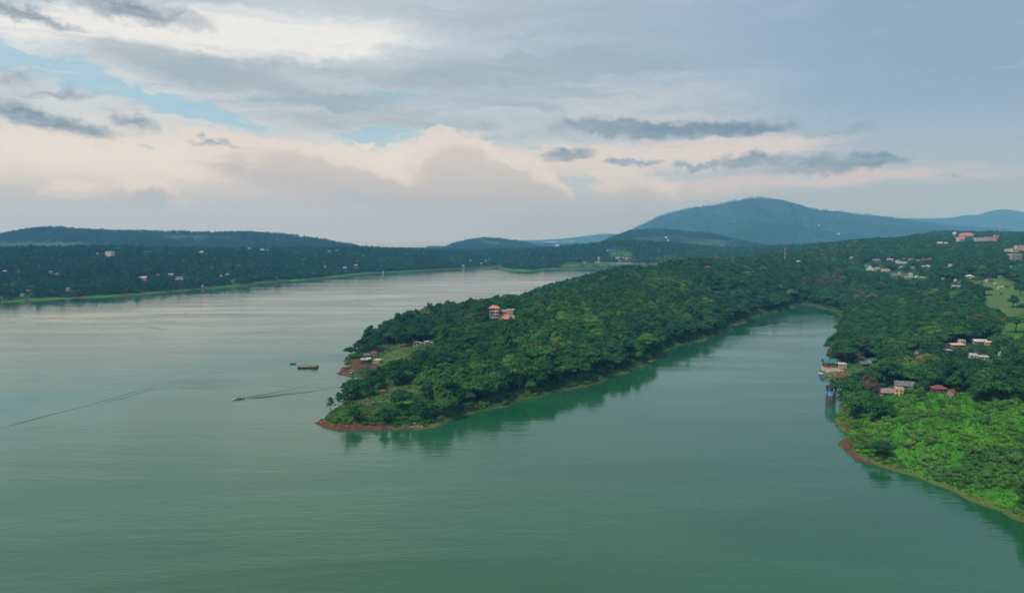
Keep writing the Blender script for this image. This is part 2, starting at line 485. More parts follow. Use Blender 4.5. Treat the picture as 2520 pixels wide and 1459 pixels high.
GRASS = [(2495, 830, 55, 45, 30, .9), (2400, 1090, 420, 150, 18, 1.0), (2230, 1010, 140, 40, -8, 0.9), (2485, 745, 100, 58, 25, 1.0), (2430, 720, 80, 18, 20, 1.0), (2210, 680, 70, 8, 6, 1.0), (2150, 660, 30, 9, 10, .9), (2250, 686, 40, 6, 3, .9), (2500, 790, 50, 30, 20, .7), (2480, 880, 26, 30, 20, .5), (2350, 722, 30, 10, 0, .5), (2280, 690, 40, 5, 0, .6),
         (980, 872, 60, 12, -20, 1.0), (945, 890, 30, 8, 0, .9), (960, 970, 75, 16, -12, 1.0), (900, 985, 40, 10, -5, .9), (1000, 962, 40, 14, -10, 1.0), (985, 985, 40, 12, 0, .8),
         (2070, 925, 40, 12, 0, .9), (2040, 915, 30, 12, 0, .9), (2420, 690, 30, 6, 0, .5),
         (90, 738, 120, 4, -3, .9), (300, 727, 200, 4.5, -4, .9), (560, 703, 80, 4, -6, 1), (740, 688, 60, 3.5, -8, 1), (860, 676, 120, 3, -6, .9), (1000, 668, 80, 2.5, -3, .9), (1260, 663, 60, 4, 2, 1), (1340, 661, 60, 2.5, -2, .9),
         (1530, 624, 38, 24, 5, .7), (960, 613, 60, 6, 6, .8), (1400, 653, 90, 2.5, 0, .9), (1490, 654, 80, 4, 0, .9)]
DRY = [(985, 872, 80, 18, -20, 1), (955, 972, 100, 26, -12, 1), (2485, 745, 120, 66, 25, .9), (2430, 720, 90, 20, 20, .9), (2210, 678, 90, 14, 6, .9), (2065, 920, 60, 20, 0, 1), (1200, 1008, 160, 8, -14, 1), (1450, 945, 160, 8, -18, 1), (1620, 888, 40, 10, -30, 1), (1700, 842, 100, 6, -14, 1), (1880, 772, 80, 5, -12, 1), (1090, 1042, 40, 10, -20, 1), (2200, 1150, 120, 10, 20, .9), (2350, 1212, 120, 10, 24, .8)]
# open ground without forest
OPEN = [(2495, 830, 50, 40, 30, 1.1), (2430, 1125, 330, 95, 17, 1.2), (2260, 1045, 120, 30, 0, 1.2), (2420, 1020, 120, 28, 2, 1.2), (2510, 1050, 110, 60, 0, 1.3), (2140, 1045, 80, 28, 12, 1.2), (2100, 1040, 40, 14, 30, 1.2), (2128, 1075, 60, 34, 0, 1.2), (2485, 750, 95, 55, 28, 1.15), (2430, 720, 80, 16, 20, 1.1), (2210, 678, 70, 9, 6, 1.2), (2150, 662, 34, 11, 10, 1.2), (2250, 686, 36, 5, 3, 1), (2500, 800, 40, 24, 20, .8),
        (985, 872, 66, 14, -20, 1.2), (905, 890, 60, 26, -20, 1.2), (856, 914, 40, 14, -8, 1.4), (960, 973, 80, 18, -12, 1.2), (900, 988, 46, 14, -5, 1.2), (1005, 962, 36, 14, -10, 1.2), (990, 985, 36, 12, 0, 1.1), (1075, 845, 30, 6, 0, .9),
        (2058, 916, 40, 18, 0, 1.3), (2030, 905, 28, 18, 0, 1.2), (2195, 976, 34, 9, -10, 1.1), (2410, 950, 24, 14, 0, 1.1), (2085, 1095, 40, 30, 0, 1.3), (840, 1030, 70, 16, 0, 1.2),
        (1530, 628, 42, 26, 5, .75), (1500, 653, 150, 5, 0, 1.1), (960, 613, 50, 4, 6, .7), (1335, 640, 8, 14, -10, .8), (1472, 640, 8, 12, 0, .8)]
ROCK = [(1500, 640, 70, 9, 0, 1.0), (1348, 641, 5, 12, -12, 1.0), (1440, 640, 6, 10, 0, .9)]


def bank(sd, soil):
    """height of the bank over the water, by distance from its edge"""
    soft = 0.25 + 2.2 * (1 - np.exp(-sd / 5.0)) + 0.02 * sd
    cliff = 0.2 + 2.7 * np.clip(sd / 2.4, 0, 1) ** 0.8
    return np.where(sd > 0, soft + (cliff - soft) * np.clip(soil, 0, 1) * np.exp(-np.maximum(sd, 0) / 16.0), np.maximum(sd * 0.45, -5))


class Land:
    def __init__(self, poly, ctrl_pts, az0, az1, naz, D0, D1, nd, cliffs, rough):
        self.az = np.linspace(R(az0), R(az1), naz)
        self.lD = np.linspace(math.log(D0), math.log(D1), nd)
        A, L = np.meshgrid(self.az, self.lD, indexing='ij')
        D = np.exp(L)
        self.X, self.Y = np.sin(A) * D, np.cos(A) * D
        X, Y = self.X, self.Y
        wob = (fbm(X / 14, Y / 14, 3, 3) - 0.5) * 7.5 + (fbm(X / 3.5, Y / 3.5, 2, 5) - 0.5) * 1.6
        self.sd = poly_sdf(X, Y, poly) + wob * np.clip(D / 350, 0.6, 2.5)
        z = Interp(ctrl_pts)(X, Y)
        self.u, self.v = project(X, Y, np.clip(z, 0, 400))
        self.wu = self.u + (fbm(X / 9, Y / 9, 3, 21) - 0.5) * 7000 / D * 1.2
        self.wv = self.v + (fbm(X / 9, Y / 9, 3, 31) - 0.5) * 2500 / D * 1.2
        self.soil = ellipses(self.wu, self.wv, SOIL) * (1 if cliffs else 0.8)
        self.grass = ellipses(self.wu, self.wv, GRASS) * (1 if cliffs else .62)
        self.dry = ellipses(self.wu, self.wv, DRY)
        self.rock = ellipses(self.wu, self.wv, ROCK)
        self.open = ellipses(self.wu, self.wv, OPEN)
        b = bank(self.sd, self.soil * np.clip((500 - D) / 50, 0, 1) * cliffs)
        inland = np.clip(self.sd / 22.0, 0, 1)
        inland = inland * inland * (3 - 2 * inland)
        z = np.maximum(z, 0.8) * inland + b * (1 - inland) + np.where(self.sd > 0, (fbm(X / 30, Y / 30, 4, 9) - 0.5) * rough * inland, 0)
        z = np.where(self.sd > 0, np.maximum(z, np.minimum(b, 1.2)), b)
        z = z + np.where(self.sd > -0.5, (fbm(X / 2.6, Y / 2.6, 3, 41) - 0.5) * 2.0 * np.clip(self.soil + 0.15, 0, 1), 0)
        self.Z = z

    def idx(self, x, y):
        a = (np.arctan2(x, y) - self.az[0]) / (self.az[1] - self.az[0])
        l = (np.log(np.hypot(x, y)) - self.lD[0]) / (self.lD[1] - self.lD[0])
        return a, l

    def sample(self, arr, x, y):
        x, y = np.asarray(x, float), np.asarray(y, float)
        a, l = self.idx(x, y)
        a = np.clip(a, 0, len(self.az) - 1.001)
        l = np.clip(l, 0, len(self.lD) - 1.001)
        i, j = a.astype(int), l.astype(int)
        f, g = a - i, l - j
        return (arr[i, j] * (1 - f) + arr[i + 1, j] * f) * (1 - g) + (arr[i, j + 1] * (1 - f) + arr[i + 1, j + 1] * f) * g

    def z(self, x, y):
        return self.sample(self.Z, x, y)

    def hit(self, u, v, maxd=6000):
        """first meeting of a sight line with this land"""
        d = ray(u, v)
        D = np.exp(np.linspace(self.lD[0], self.lD[-1], 6000))
        t = D / math.hypot(d[0], d[1])
        x, y, z = d[0] * t, d[1] * t, CAMZ + d[2] * t
        below = (z < np.maximum(self.z(x, y), 0))
        k = int(np.argmax(below))
        if not below.any():
            k = len(D) - 1
        return float(x[k]), float(y[k]), float(max(self.z(x[k], y[k]), 0))

    def mesh(self, name, mat):
        na, nd = self.X.shape
        idx = np.arange(na * nd).reshape(na, nd)
        keep = self.sd > -9
        q = np.stack([idx[:-1, :-1], idx[1:, :-1], idx[1:, 1:], idx[:-1, 1:]], -1)
        kq = keep[:-1, :-1] | keep[1:, :-1] | keep[1:, 1:] | keep[:-1, 1:]
        q = q[kq]
        used = np.unique(q)
        remap = np.full(na * nd, -1, dtype=np.int64)
        remap[used] = np.arange(len(used))
        V = np.stack([self.X.ravel(), self.Y.ravel(), self.Z.ravel()], -1)[used]
        at = {k: getattr(self, k).ravel()[used] for k in ('soil', 'grass', 'dry', 'rock', 'sd')}
        me = mesh_np(name, V, remap[q], mat, True, at)
        return tag(link_obj(name, me), kind='structure')


def ground_mat(name, tone=1.0):
    m, T = new_mat(name)
    geo = T.n('ShaderNodeNewGeometry')
    pos = geo.outputs['Position']
    at = {k: T.n('ShaderNodeAttribute', attribute_name=k).outputs['Fac'] for k in ('soil', 'grass', 'dry', 'rock', 'sd')}
    n1 = T.noise(pos, 0.05, 6, 0.6).outputs['Fac']
    n2 = T.noise(pos, 0.45, 6, 0.65).outputs['Fac']
    n3 = T.noise(pos, 0.16, 4, 0.6).outputs['Fac']
    floor = T.mix(T.mr(n2, 0.35, 0.7), (0.018, 0.052, 0.016, 1), (0.045, 0.105, 0.026, 1))
    gr = T.mix(T.mr(n3, 0.35, 0.65), (0.032, 0.155, 0.013, 1), (0.078, 0.250, 0.022, 1))
    gr = T.mix(T.mr(n2, 0.45, 0.75), gr, (0.026, 0.115, 0.014, 1))
    gr = T.mix(T.mr(n1, 0.58, 0.75, 0, .5), gr, (0.18, 0.21, 0.05, 1))
    jag = T.m('MULTIPLY', T.m('SUBTRACT', n2, 0.5), 0.9)
    gr = T.mix(T.mr(T.m('ADD', at['dry'], jag), 0.2, 0.9, 0, 0.85), gr, T.mix(n3, (0.055, 0.115, 0.030, 1), (0.120, 0.165, 0.055, 1)))
    c = T.mix(T.mr(T.m('ADD', at['grass'], jag), 0.25, 0.6), floor, gr)
    # strip of pale drawdown grass along the water
    edge = T.mr(T.m('ADD', at['sd'], T.m('MULTIPLY', T.m('SUBTRACT', n3, 0.5), 7.0)), 5.0, 0.5)
    edge = T.m('MULTIPLY', edge, T.mr(T.noise(pos, 0.03, 3, .5).outputs['Fac'], .38, .62, .1, .95))
    drygrass = T.mix(n2, (0.075, 0.125, 0.028, 1), (0.15, 0.150, 0.05, 1))
    drygrass = T.mix(T.mr(n3, .4, .65), drygrass, (0.05, 0.135, 0.022, 1))
    c = T.mix(edge, c, drygrass)
    wet = T.mr(T.m('ADD', at['sd'], T.m('MULTIPLY', T.m('SUBTRACT', n2, 0.5), 1.6)), 1.5, 0.4)
    c = T.mix(T.m('MULTIPLY', wet, 0.45), c, (0.10, 0.075, 0.04, 1))
    earth = T.mix(T.mr(n2, 0.3, 0.7), (0.075, 0.031, 0.022, 1), (0.165, 0.066, 0.038, 1))
    earth = T.mix(T.mr(n3, 0.55, 0.72), earth, (0.05, 0.022, 0.018, 1))
    c = T.mix(T.mr(T.m('ADD', at['soil'], jag), 0.42, 0.62), c, earth)
    stone = T.mix(n2, (0.16, 0.13, 0.12, 1), (0.34, 0.29, 0.27, 1))
    c = T.mix(T.mr(T.m('ADD', at['rock'], jag), 0.3, 0.6), c, stone)
    bmp = T.n('ShaderNodeBump', ins={'Strength': 0.8, 'Distance': 0.8, 'Height': n2})
    b = T.n('ShaderNodeBsdfPrincipled', ins={'Base Color': c, 'Roughness': 0.95, 'Specular IOR Level': 0.1, 'Normal': bmp.outputs[0]})
    finish(T, b)
    return m


MG = ground_mat('earth_and_grass')
near = Land(PEN, PENC, -19, 42, 520, 205, 2900, 560, True, 2.5)
far = Land(FAR, FARC, -47, 17, 520, 960, 3300, 260, False, 5.0)
near.mesh('terrain', MG)
far.mesh('far_shore', MG)


# ------------------------------------------------------------------ far hills
def hill_mat():
    m, T = new_mat('wooded_slope')
    geo = T.n('ShaderNodeNewGeometry')
    pos = geo.outputs['Position']
    n1 = T.noise(pos, 0.0045, 6, 0.62).outputs['Fac']
    n2 = T.noise(pos, 0.06, 5, 0.7).outputs['Fac']
    a = T.n('ShaderNodeAttribute', attribute_name='grass').outputs['Fac']
    c = T.mix(T.mr(n2, 0.35, 0.65), (0.010, 0.028, 0.016, 1), (0.036, 0.072, 0.026, 1))
    g = T.mix(n2, (0.04, 0.095, 0.025, 1), (0.085, 0.14, 0.035, 1))
    f = T.m('ADD', T.mr(n1, 0.56, 0.70, 0, 0.55), a)
    f = T.m('ADD', f, T.m('MULTIPLY', T.m('SUBTRACT', n2, 0.5), 1.1))
    c = T.mix(T.mr(f, 0.25, 0.8), c, g)
    bmp = T.n('ShaderNodeBump', ins={'Strength': 1.0, 'Distance': 14.0, 'Height': n2})
    b = T.n('ShaderNodeBsdfPrincipled', ins={'Base Color': c, 'Roughness': 1.0, 'Specular IOR Level': 0.0, 'Normal': bmp.outputs[0]})
    finish(T, b)
    return m


MH = hill_mat()
CREST = []          # crest lines for the tree rows on the skyline


def hill(name, sil, Dc, front, backd, base, gullies, seed, glades=(), crest_trees=0, n=(300, 60)):
    us = np.array([s[0] for s in sil], float)
    vs = np.array([s[1] for s in sil], float)
    uu = np.linspace(us[0], us[-1], n[0])
    vv = np.interp(uu, us, vs)
    k = np.ones(9) / 9.0
    vv = np.convolve(np.pad(vv, 4, mode='edge'), k, 'valid')
    top = 100 + (577 - vv) / 1678.0 * Dc
    tt = np.linspace(-1, 1, n[1])
    Uu, Tt = np.meshgrid(uu, tt, indexing='ij')
    Y = np.where(Tt < 0, Dc + Tt * front, Dc + Tt * backd)
    X = (Uu - 1260) / 1678.0 * (Dc * 0.35 + Y * 0.65)
    prof = np.where(Tt < 0, 0.5 + 0.5 * np.cos(np.pi * np.abs(Tt) ** 1.15), 0.5 + 0.5 * np.cos(np.pi * Tt))
    endf = np.clip(np.minimum(Uu - us[0], us[-1] - Uu) / 30.0 + 0.4, 0, 1)
    Z = base + (top[:, None] - base) * prof * endf
    rid = np.abs(fbm(X / 420, Y / 900, 4, seed) - 0.5) * 2
    Z = Z - gullies * rid * np.clip(-Tt * 3.0, 0, 1) * np.clip((Tt + 1) * 3, 0, 1)
    Z = Z + (fbm(X / 60, Y / 60, 3, seed + 3) - 0.5) * gullies * 0.25 * np.clip(np.abs(Tt) * 5, 0.30, 1)
    gu, gv = project(X, Y, Z)
    g = ellipses(gu + (fbm(X / 50, Y / 50, 3, 5) - .5) * 60, gv + (fbm(X / 50, Y / 50, 3, 8) - .5) * 14, glades) if glades else np.zeros_like(X)
    idx = np.arange(X.size).reshape(X.shape)
    q = np.stack([idx[:-1, :-1], idx[1:, :-1], idx[1:, 1:], idx[:-1, 1:]], -1).reshape(-1, 4)
    me = mesh_np(name, np.stack([X.ravel(), Y.ravel(), Z.ravel()], -1), q, MH, True, {'grass': g.ravel()})
    o = tag(link_obj(name, me), kind='structure')
    j = int(np.argmin(np.abs(tt)))
    if crest_trees:
        CREST.append((X, Y, Z, g, crest_trees, j, Dc))
    return o


hill('hill', [(-200, 640), (-110, 618), (0, 585), (60, 568), (130, 561), (200, 567), (300, 571), (400, 572), (500, 574), (600, 574), (700, 578), (800, 592), (860, 602), (930, 616), (1000, 640)], 3800, 1100, 900, 12, 34, 2,
     [(120, 606, 130, 9, 2, 1.0), (450, 585, 70, 7, 3, .7), (540, 586, 60, 6, 3, .5)], 2)
hill('hill', [(1040, 640), (1060, 624), (1085, 615), (1110, 603), (1150, 592), (1190, 587), (1240, 590), (1300, 600), (1340, 610), (1400, 627), (1440, 640)], 5000, 1000, 900, 0, 28, 5, [(1205, 597, 40, 5, 5, .7)], 2, (140, 50))
hill('hill', [(1420, 640), (1440, 620), (1500, 586), (1540, 573), (1600, 567), (1640, 568), (1690, 574), (1740, 576), (1800, 590), (1850, 600), (1900, 612), (1960, 622), (2060, 640)], 4300, 1000, 900, 15, 46, 8,
     [(1730, 604, 80, 14, -5, .9), (1610, 590, 60, 9, 0, .6), (1700, 588, 70, 8, 5, .5), (1650, 606, 40, 7, 0, .5), (1830, 612, 40, 7, 0, .6)], 2, (220, 60))
hill('mountain', [(1380, 640), (1440, 613), (1520, 581), (1560, 562), (1620, 533), (1680, 516), (1740, 509), (1780, 501), (1830, 491), (1870, 489), (1920, 495), (1960, 508), (2000, 517), (2060, 521), (2120, 530), (2180, 537), (2250, 546), (2330, 556), (2420, 562), (2560, 575), (2700, 600)],
     7600, 1900, 1400, 0, 230, 13, [(1790, 525, 40, 14, 20, .5), (1920, 560, 60, 8, 0, .4), (2080, 560, 60, 10, 0, .4)], 1, (380, 80))
hill('hill', [(1760, 610), (1790, 570), (1850, 549), (1920, 550), (1990, 562), (2080, 578), (2200, 590), (2350, 610)], 6100, 800, 700, 0, 60, 17, [(2000, 590, 60, 8, 0, .5)], 0, (160, 50))
hill('hill', [(2080, 560), (2150, 537), (2250, 538), (2330, 537), (2370, 529), (2400, 530), (2430, 519), (2460, 515), (2500, 521), (2560, 534), (2680, 560), (2800, 590)], 10800, 1300, 1000, 0, 80, 23, (), 0, (200, 50))
hill('hill', [(1220, 625), (1260, 609), (1300, 607), (1340, 602), (1400, 598), (1460, 600), (1540, 598), (1600, 605)], 8200, 800, 700, 0, 30, 29, (), 0, (140, 40))
hill('hill', [(1180, 620), (1240, 611), (1300, 593), (1340, 590), (1400, 586), (1460, 578), (1500, 574), (1540, 580), (1600, 590), (1700, 600)], 11200, 1200, 800, 0, 60, 31, (), 0, (160, 40))

# low country behind the lake
gx, gy = np.meshgrid(np.linspace(-9800, 9800, 110), np.linspace(2750, 4900, 40), indexing='ij')
gz = 3.0 + fbm(gx / 500, gy / 500, 3, 77) * 8 * np.clip((gy - 2750) / 400, 0.1, 1)
idx = np.arange(gx.size).reshape(gx.shape)
q = np.stack([idx[:-1, :-1], idx[1:, :-1], idx[1:, 1:], idx[:-1, 1:]], -1).reshape(-1, 4)
tag(link_obj('plain', mesh_np('plain', np.stack([gx.ravel(), gy.ravel(), gz.ravel()], -1), q, MH, True, {'grass': np.zeros(gx.size)})), kind='structure')

# lake floor, one metre and more below the surface
me = mesh_np('lake_bed', [(-9800, -700, -6), (9800, -700, -6), (9800, 4880, -6), (-9800, 4880, -6)], [(0, 1, 2, 3)], surf('silt', (0.05, 0.06, 0.04, 1), 1, scale=.01))
tag(link_obj('lake_bed', me), kind='structure')


# ------------------------------------------------------------------ water
def water_mat():
    m, T = new_mat('lake_water')
    geo = T.n('ShaderNodeNewGeometry')
    pos = geo.outputs['Position']
    # wind streaks: stretches of smooth and of ruffled water
    ws = T.noise(T.mapping(pos, rot=(0, 0, R(-70)), scale=(0.005, 0.030, 1)), 1.0, 4, 0.55, 0.6).outputs['Fac']
    ws2 = T.noise(T.mapping(pos, rot=(0, 0, R(-10)), scale=(0.0035, 0.014, 1)), 1.0, 4, 0.55, 0.5).outputs['Fac']
    calm = T.m('ADD', T.m('MULTIPLY', ws, 0.5), T.m('MULTIPLY', ws2, 0.5))
    # a sheltered pool of smoother water in the mouth of the inlet
    pool = T.n('ShaderNodeTexGradient', gradient_type='SPHERICAL', ins={0: T.mapping(T.vadd(pos, T.n('ShaderNodeVectorMath', operation='SCALE', ins={0: T.noise(pos, 0.02, 3, .5).outputs['Color'], 'Scale': 30.0}).outputs[0]), loc=(95, 395, 15), rot=(0, 0, R(-25)), scale=(85, 120, 200), typ='TEXTURE')}).outputs['Fac']
    ruffle = T.m('MULTIPLY', T.mr(calm, 0.38, 0.64), T.mr(pool, 0.12, 0.34, 1.0, 0.25))
    r1 = T.noise(T.mapping(pos, rot=(0, 0, R(32)), scale=(0.16, 0.55, 1)), 1.0, 4, 0.6, 0.6).outputs['Fac']
    r2 = T.noise(T.mapping(pos, rot=(0, 0, R(12)), scale=(0.05, 0.20, 1)), 1.0, 3, 0.55, 0.8).outputs['Fac']
    r3 = T.noise(T.mapping(pos, rot=(0, 0, R(-26)), scale=(0.09, 0.40, 1), loc=(31, 7, 0)), 1.0, 3, 0.55, 0.6).outputs['Fac']
    h = T.m('ADD', T.m('ADD', T.m('MULTIPLY', r1, 0.8), T.m('MULTIPLY', r2, 1.1)), T.m('MULTIPLY', r3, 0.7))
    amp = T.m('MULTIPLY_ADD', ruffle, 0.115, 0.024)
    bmp = T.n('ShaderNodeBump', ins={'Strength': 1.0, 'Distance': 1.0, 'Height': T.m('MULTIPLY', h, amp)})
    body = T.mix(T.mr(ws, 0.35, 0.65), (0.011, 0.088, 0.034, 1), (0.018, 0.102, 0.045, 1))
    rough = T.m('MULTIPLY_ADD', ruffle, 0.09, 0.045)
    b = T.n('ShaderNodeBsdfPrincipled', ins={'Base Color': body, 'Roughness': rough, 'IOR': 1.66, 'Normal': bmp.outputs[0]})
    finish(T, b)
    return m


MW = water_mat()
me = mesh_np('water', [(-9800, -700, 0), (9800, -700, 0), (9800, 4880, 0), (-9800, 4880, 0)], [(0, 1, 2, 3)], MW)
tag(link_obj('water', me), kind='structure')


# ------------------------------------------------------------------ haze
def build_haze():
    m = bpy.data.materials.new('haze')
    m.use_nodes = True
    T = NT(m.node_tree)
    pv = T.n('ShaderNodeVolumePrincipled', ins={'Color': (0.17, 0.50, 1.0, 1.0), 'Density': 0.00012, 'Anisotropy': 0.0, 'Absorption Color': (1.0, 1.0, 1.0, 1.0)})
    T.n('ShaderNodeOutputMaterial', ins={'Volume': pv.outputs[0]})
    x0, x1, y0, y1, z0, z1 = -10000, 10000, -900, 12800, -7.5, 560
    v = [(x0, y0, z0), (x1, y0, z0), (x1, y1, z0), (x0, y1, z0), (x0, y0, z1), (x1, y0, z1), (x1, y1, z1), (x0, y1, z1)]
    f = [(3, 2, 1, 0), (4, 5, 6, 7), (0, 1, 5, 4), (1, 2, 6, 5), (2, 3, 7, 6), (3, 0, 4, 7)]
    o = link_obj('haze', mesh_np('haze', v, f, m))
    tag(o, kind='stuff')


# ------------------------------------------------------------------ foliage and bark
def leaf_mat(name, ramp, lift=1.0):
    m, T = new_mat(name)
    tint = T.n('ShaderNodeAttribute', attribute_name='tint', attribute_type='INSTANCER').outputs['Fac']
    leaf = T.n('ShaderNodeAttribute', attribute_name='leaf').outputs['Fac']
    rampn = T.n('ShaderNodeValToRGB')
    el = rampn.color_ramp.elements
    el[0].position, el[0].color = ramp[0][0], ramp[0][1]
    el[1].position, el[1].color = ramp[-1][0], ramp[-1][1]
    for p, c in ramp[1:-1]:
        e = el.new(p)
        e.color = c
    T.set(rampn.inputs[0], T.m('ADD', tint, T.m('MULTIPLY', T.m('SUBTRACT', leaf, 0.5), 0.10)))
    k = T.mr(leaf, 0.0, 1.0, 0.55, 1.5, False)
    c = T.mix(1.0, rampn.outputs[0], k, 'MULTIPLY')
    d = T.n('ShaderNodeBsdfDiffuse', ins={'Color': c, 'Roughness': 0.6})
    t = T.n('ShaderNodeBsdfTranslucent', ins={'Color': T.mix(1.0, c, (0.75, 1.15, 0.35, 1), 'MULTIPLY')})
    mx = T.n('ShaderNodeMixShader', ins={0: 0.12, 1: d.outputs[0], 2: t.outputs[0]})
    finish(T, mx)
    return m


ML = leaf_mat('leaves', [(0.0, (0.0195, 0.0825, 0.0375, 1)), (0.3, (0.039, 0.1313, 0.04, 1)), (0.55, (0.0894, 0.2063, 0.045, 1)), (0.75, (0.151, 0.2937, 0.0525, 1)), (0.86, (0.2494, 0.3625, 0.0688, 1)), (0.9, (0.1313, 0.125, 0.0562, 1)), (1.0, (0.1246, 0.0975, 0.075, 1))])
MB = surf('bark', (0.085, 0.065, 0.05, 1), 0.95, 0.4, 2.0)
MBP = surf('pale_bark', (0.36, 0.32, 0.27, 1), 0.9, 0.35, 2.0)


class Geo:
    """collects vertices and quads, with one number per vertex"""
    def __init__(self):
        self.v, self.f, self.a = [], [], []

    def quad(self, pts, val=0.5):
        b = len(self.v)
        self.v += [tuple(p) for p in pts]
        self.a += [val] * len(pts)
        self.f.append(tuple(range(b, b + len(pts))))

    def tube(self, pts, rads, n=6, val=0.5):
        b = len(self.v)
        pts = [Vector(p) for p in pts]
        for i, p in enumerate(pts):
            d = (pts[min(i + 1, len(pts) - 1)] - pts[max(i - 1, 0)]).normalized()
            s = d.cross(Vector((0, 0, 1)) if abs(d.z) < 0.9 else Vector((1, 0, 0))).normalized()
            t = d.cross(s)
            for k in range(n):
                a = 2 * math.pi * k / n
                q = p + (s * math.cos(a) + t * math.sin(a)) * rads[i]
                self.v.append(tuple(q))
                self.a.append(val)
        for i in range(len(pts) - 1):
            for k in range(n):
                k2 = (k + 1) % n
                self.f.append((b + i * n + k, b + i * n + k2, b + (i + 1) * n + k2, b + (i + 1) * n + k))
        self.f.append(tuple(b + (len(pts) - 1) * n + k for k in range(n)))

    def box(self, x0, x1, y0, y1, z0, z1, val=0.5):
        b = len(self.v)
        self.v += [(x0, y0, z0), (x1, y0, z0), (x1, y1, z0), (x0, y1, z0), (x0, y0, z1), (x1, y0, z1), (x1, y1, z1), (x0, y1, z1)]
        self.a += [val] * 8
        for f in ((3, 2, 1, 0), (4, 5, 6, 7), (0, 1, 5, 4), (1, 2, 6, 5), (2, 3, 7, 6), (3, 0, 4, 7)):
            self.f.append(tuple(b + i for i in f))

    def lathe(self, prof, n=20, val=0.5, cx=0, cy=0, cap=True):
        b = len(self.v)
        for r, z in prof:
            for k in range(n):
                a = 2 * math.pi * k / n
                self.v.append((cx + r * math.cos(a), cy + r * math.sin(a), z))
                self.a.append(val)
        for i in range(len(prof) - 1):
            for k in range(n):
                k2 = (k + 1) % n
                self.f.append((b + i * n + k, b + i * n + k2, b + (i + 1) * n + k2, b + (i + 1) * n + k))
        if cap:
            self.f.append(tuple(b + (len(prof) - 1) * n + k for k in range(n)))

    def mesh(self, name, mat, smooth=False, attr=None):
        me = bpy.data.meshes.new(name)
        me.from_pydata(self.v, [], self.f)
        me.update()
        if attr:
            a = me.attributes.new(attr, 'FLOAT', 'POINT')
            a.data.foreach_set('value', np.array(self.a, dtype=np.float32))
        if smooth:
            me.polygons.foreach_set('use_smooth', np.ones(len(me.polygons), dtype=bool))
        me.materials.append(mat)
        return me

    def obj(self, name, mat, parent=None, smooth=False, attr=None):
        return link_obj(name, self.mesh(name, mat, smooth, attr), parent)


ICO = None


def ico():
    global ICO
    if ICO is None:
        bm = bmesh.new()
        bmesh.ops.create_icosphere(bm, subdivisions=1, radius=1.0)
        bm.verts.ensure_lookup_table()
        ICO = ([v.co.copy() for v in bm.verts], [tuple(v.index for v in f.verts) for f in bm.faces])
        bm.free()
    return ICO


def clump(g, c, rad, n, size, rr, core=0.74, droop=0.0, upw=0.6):
    """one bough: leaf sprays over an uneven ball, with a solid middle"""
    c = Vector(c)
    base = rr.uniform(0.25, 0.75)
    if core > 0:
        iv, jf = ico()
        b = len(g.v)
        for p in iv:
            k = core * rr.uniform(0.8, 1.1)
            g.v.append((c.x + p.x * rad[0] * k, c.y + p.y * rad[1] * k, c.z + p.z * rad[2] * k))
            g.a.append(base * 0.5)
        g.f += [tuple(b + i for i in f) for f in jf]
    for i in range(n):
        z = rr.uniform(-0.55, 1.0)
        a = rr.uniform(0, 2 * math.pi)
        s = math.sqrt(max(0, 1 - z * z))
        d = Vector((s * math.cos(a), s * math.sin(a), z))
        k = rr.uniform(0.72, 1.12)
        p = c + Vector((d.x * rad[0], d.y * rad[1], d.z * rad[2])) * k
        nrm = (d + Vector((rr.gauss(0, .26), rr.gauss(0, .26), upw * .55 + rr.gauss(0, .2)))).normalized()
        t = nrm.cross(Vector((rr.gauss(0, 1), rr.gauss(0, 1), rr.gauss(0, 1)))).normalized()
        w = nrm.cross(t)
        sz = size * rr.uniform(0.6, 1.35)
        bend = nrm * sz * 0.25
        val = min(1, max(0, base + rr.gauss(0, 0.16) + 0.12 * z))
        q = [p - t * sz - bend, p - w * sz * 0.62, p + t * sz - bend - Vector((0, 0, droop * sz)), p + w * sz * 0.62]
        g.quad(q, val)


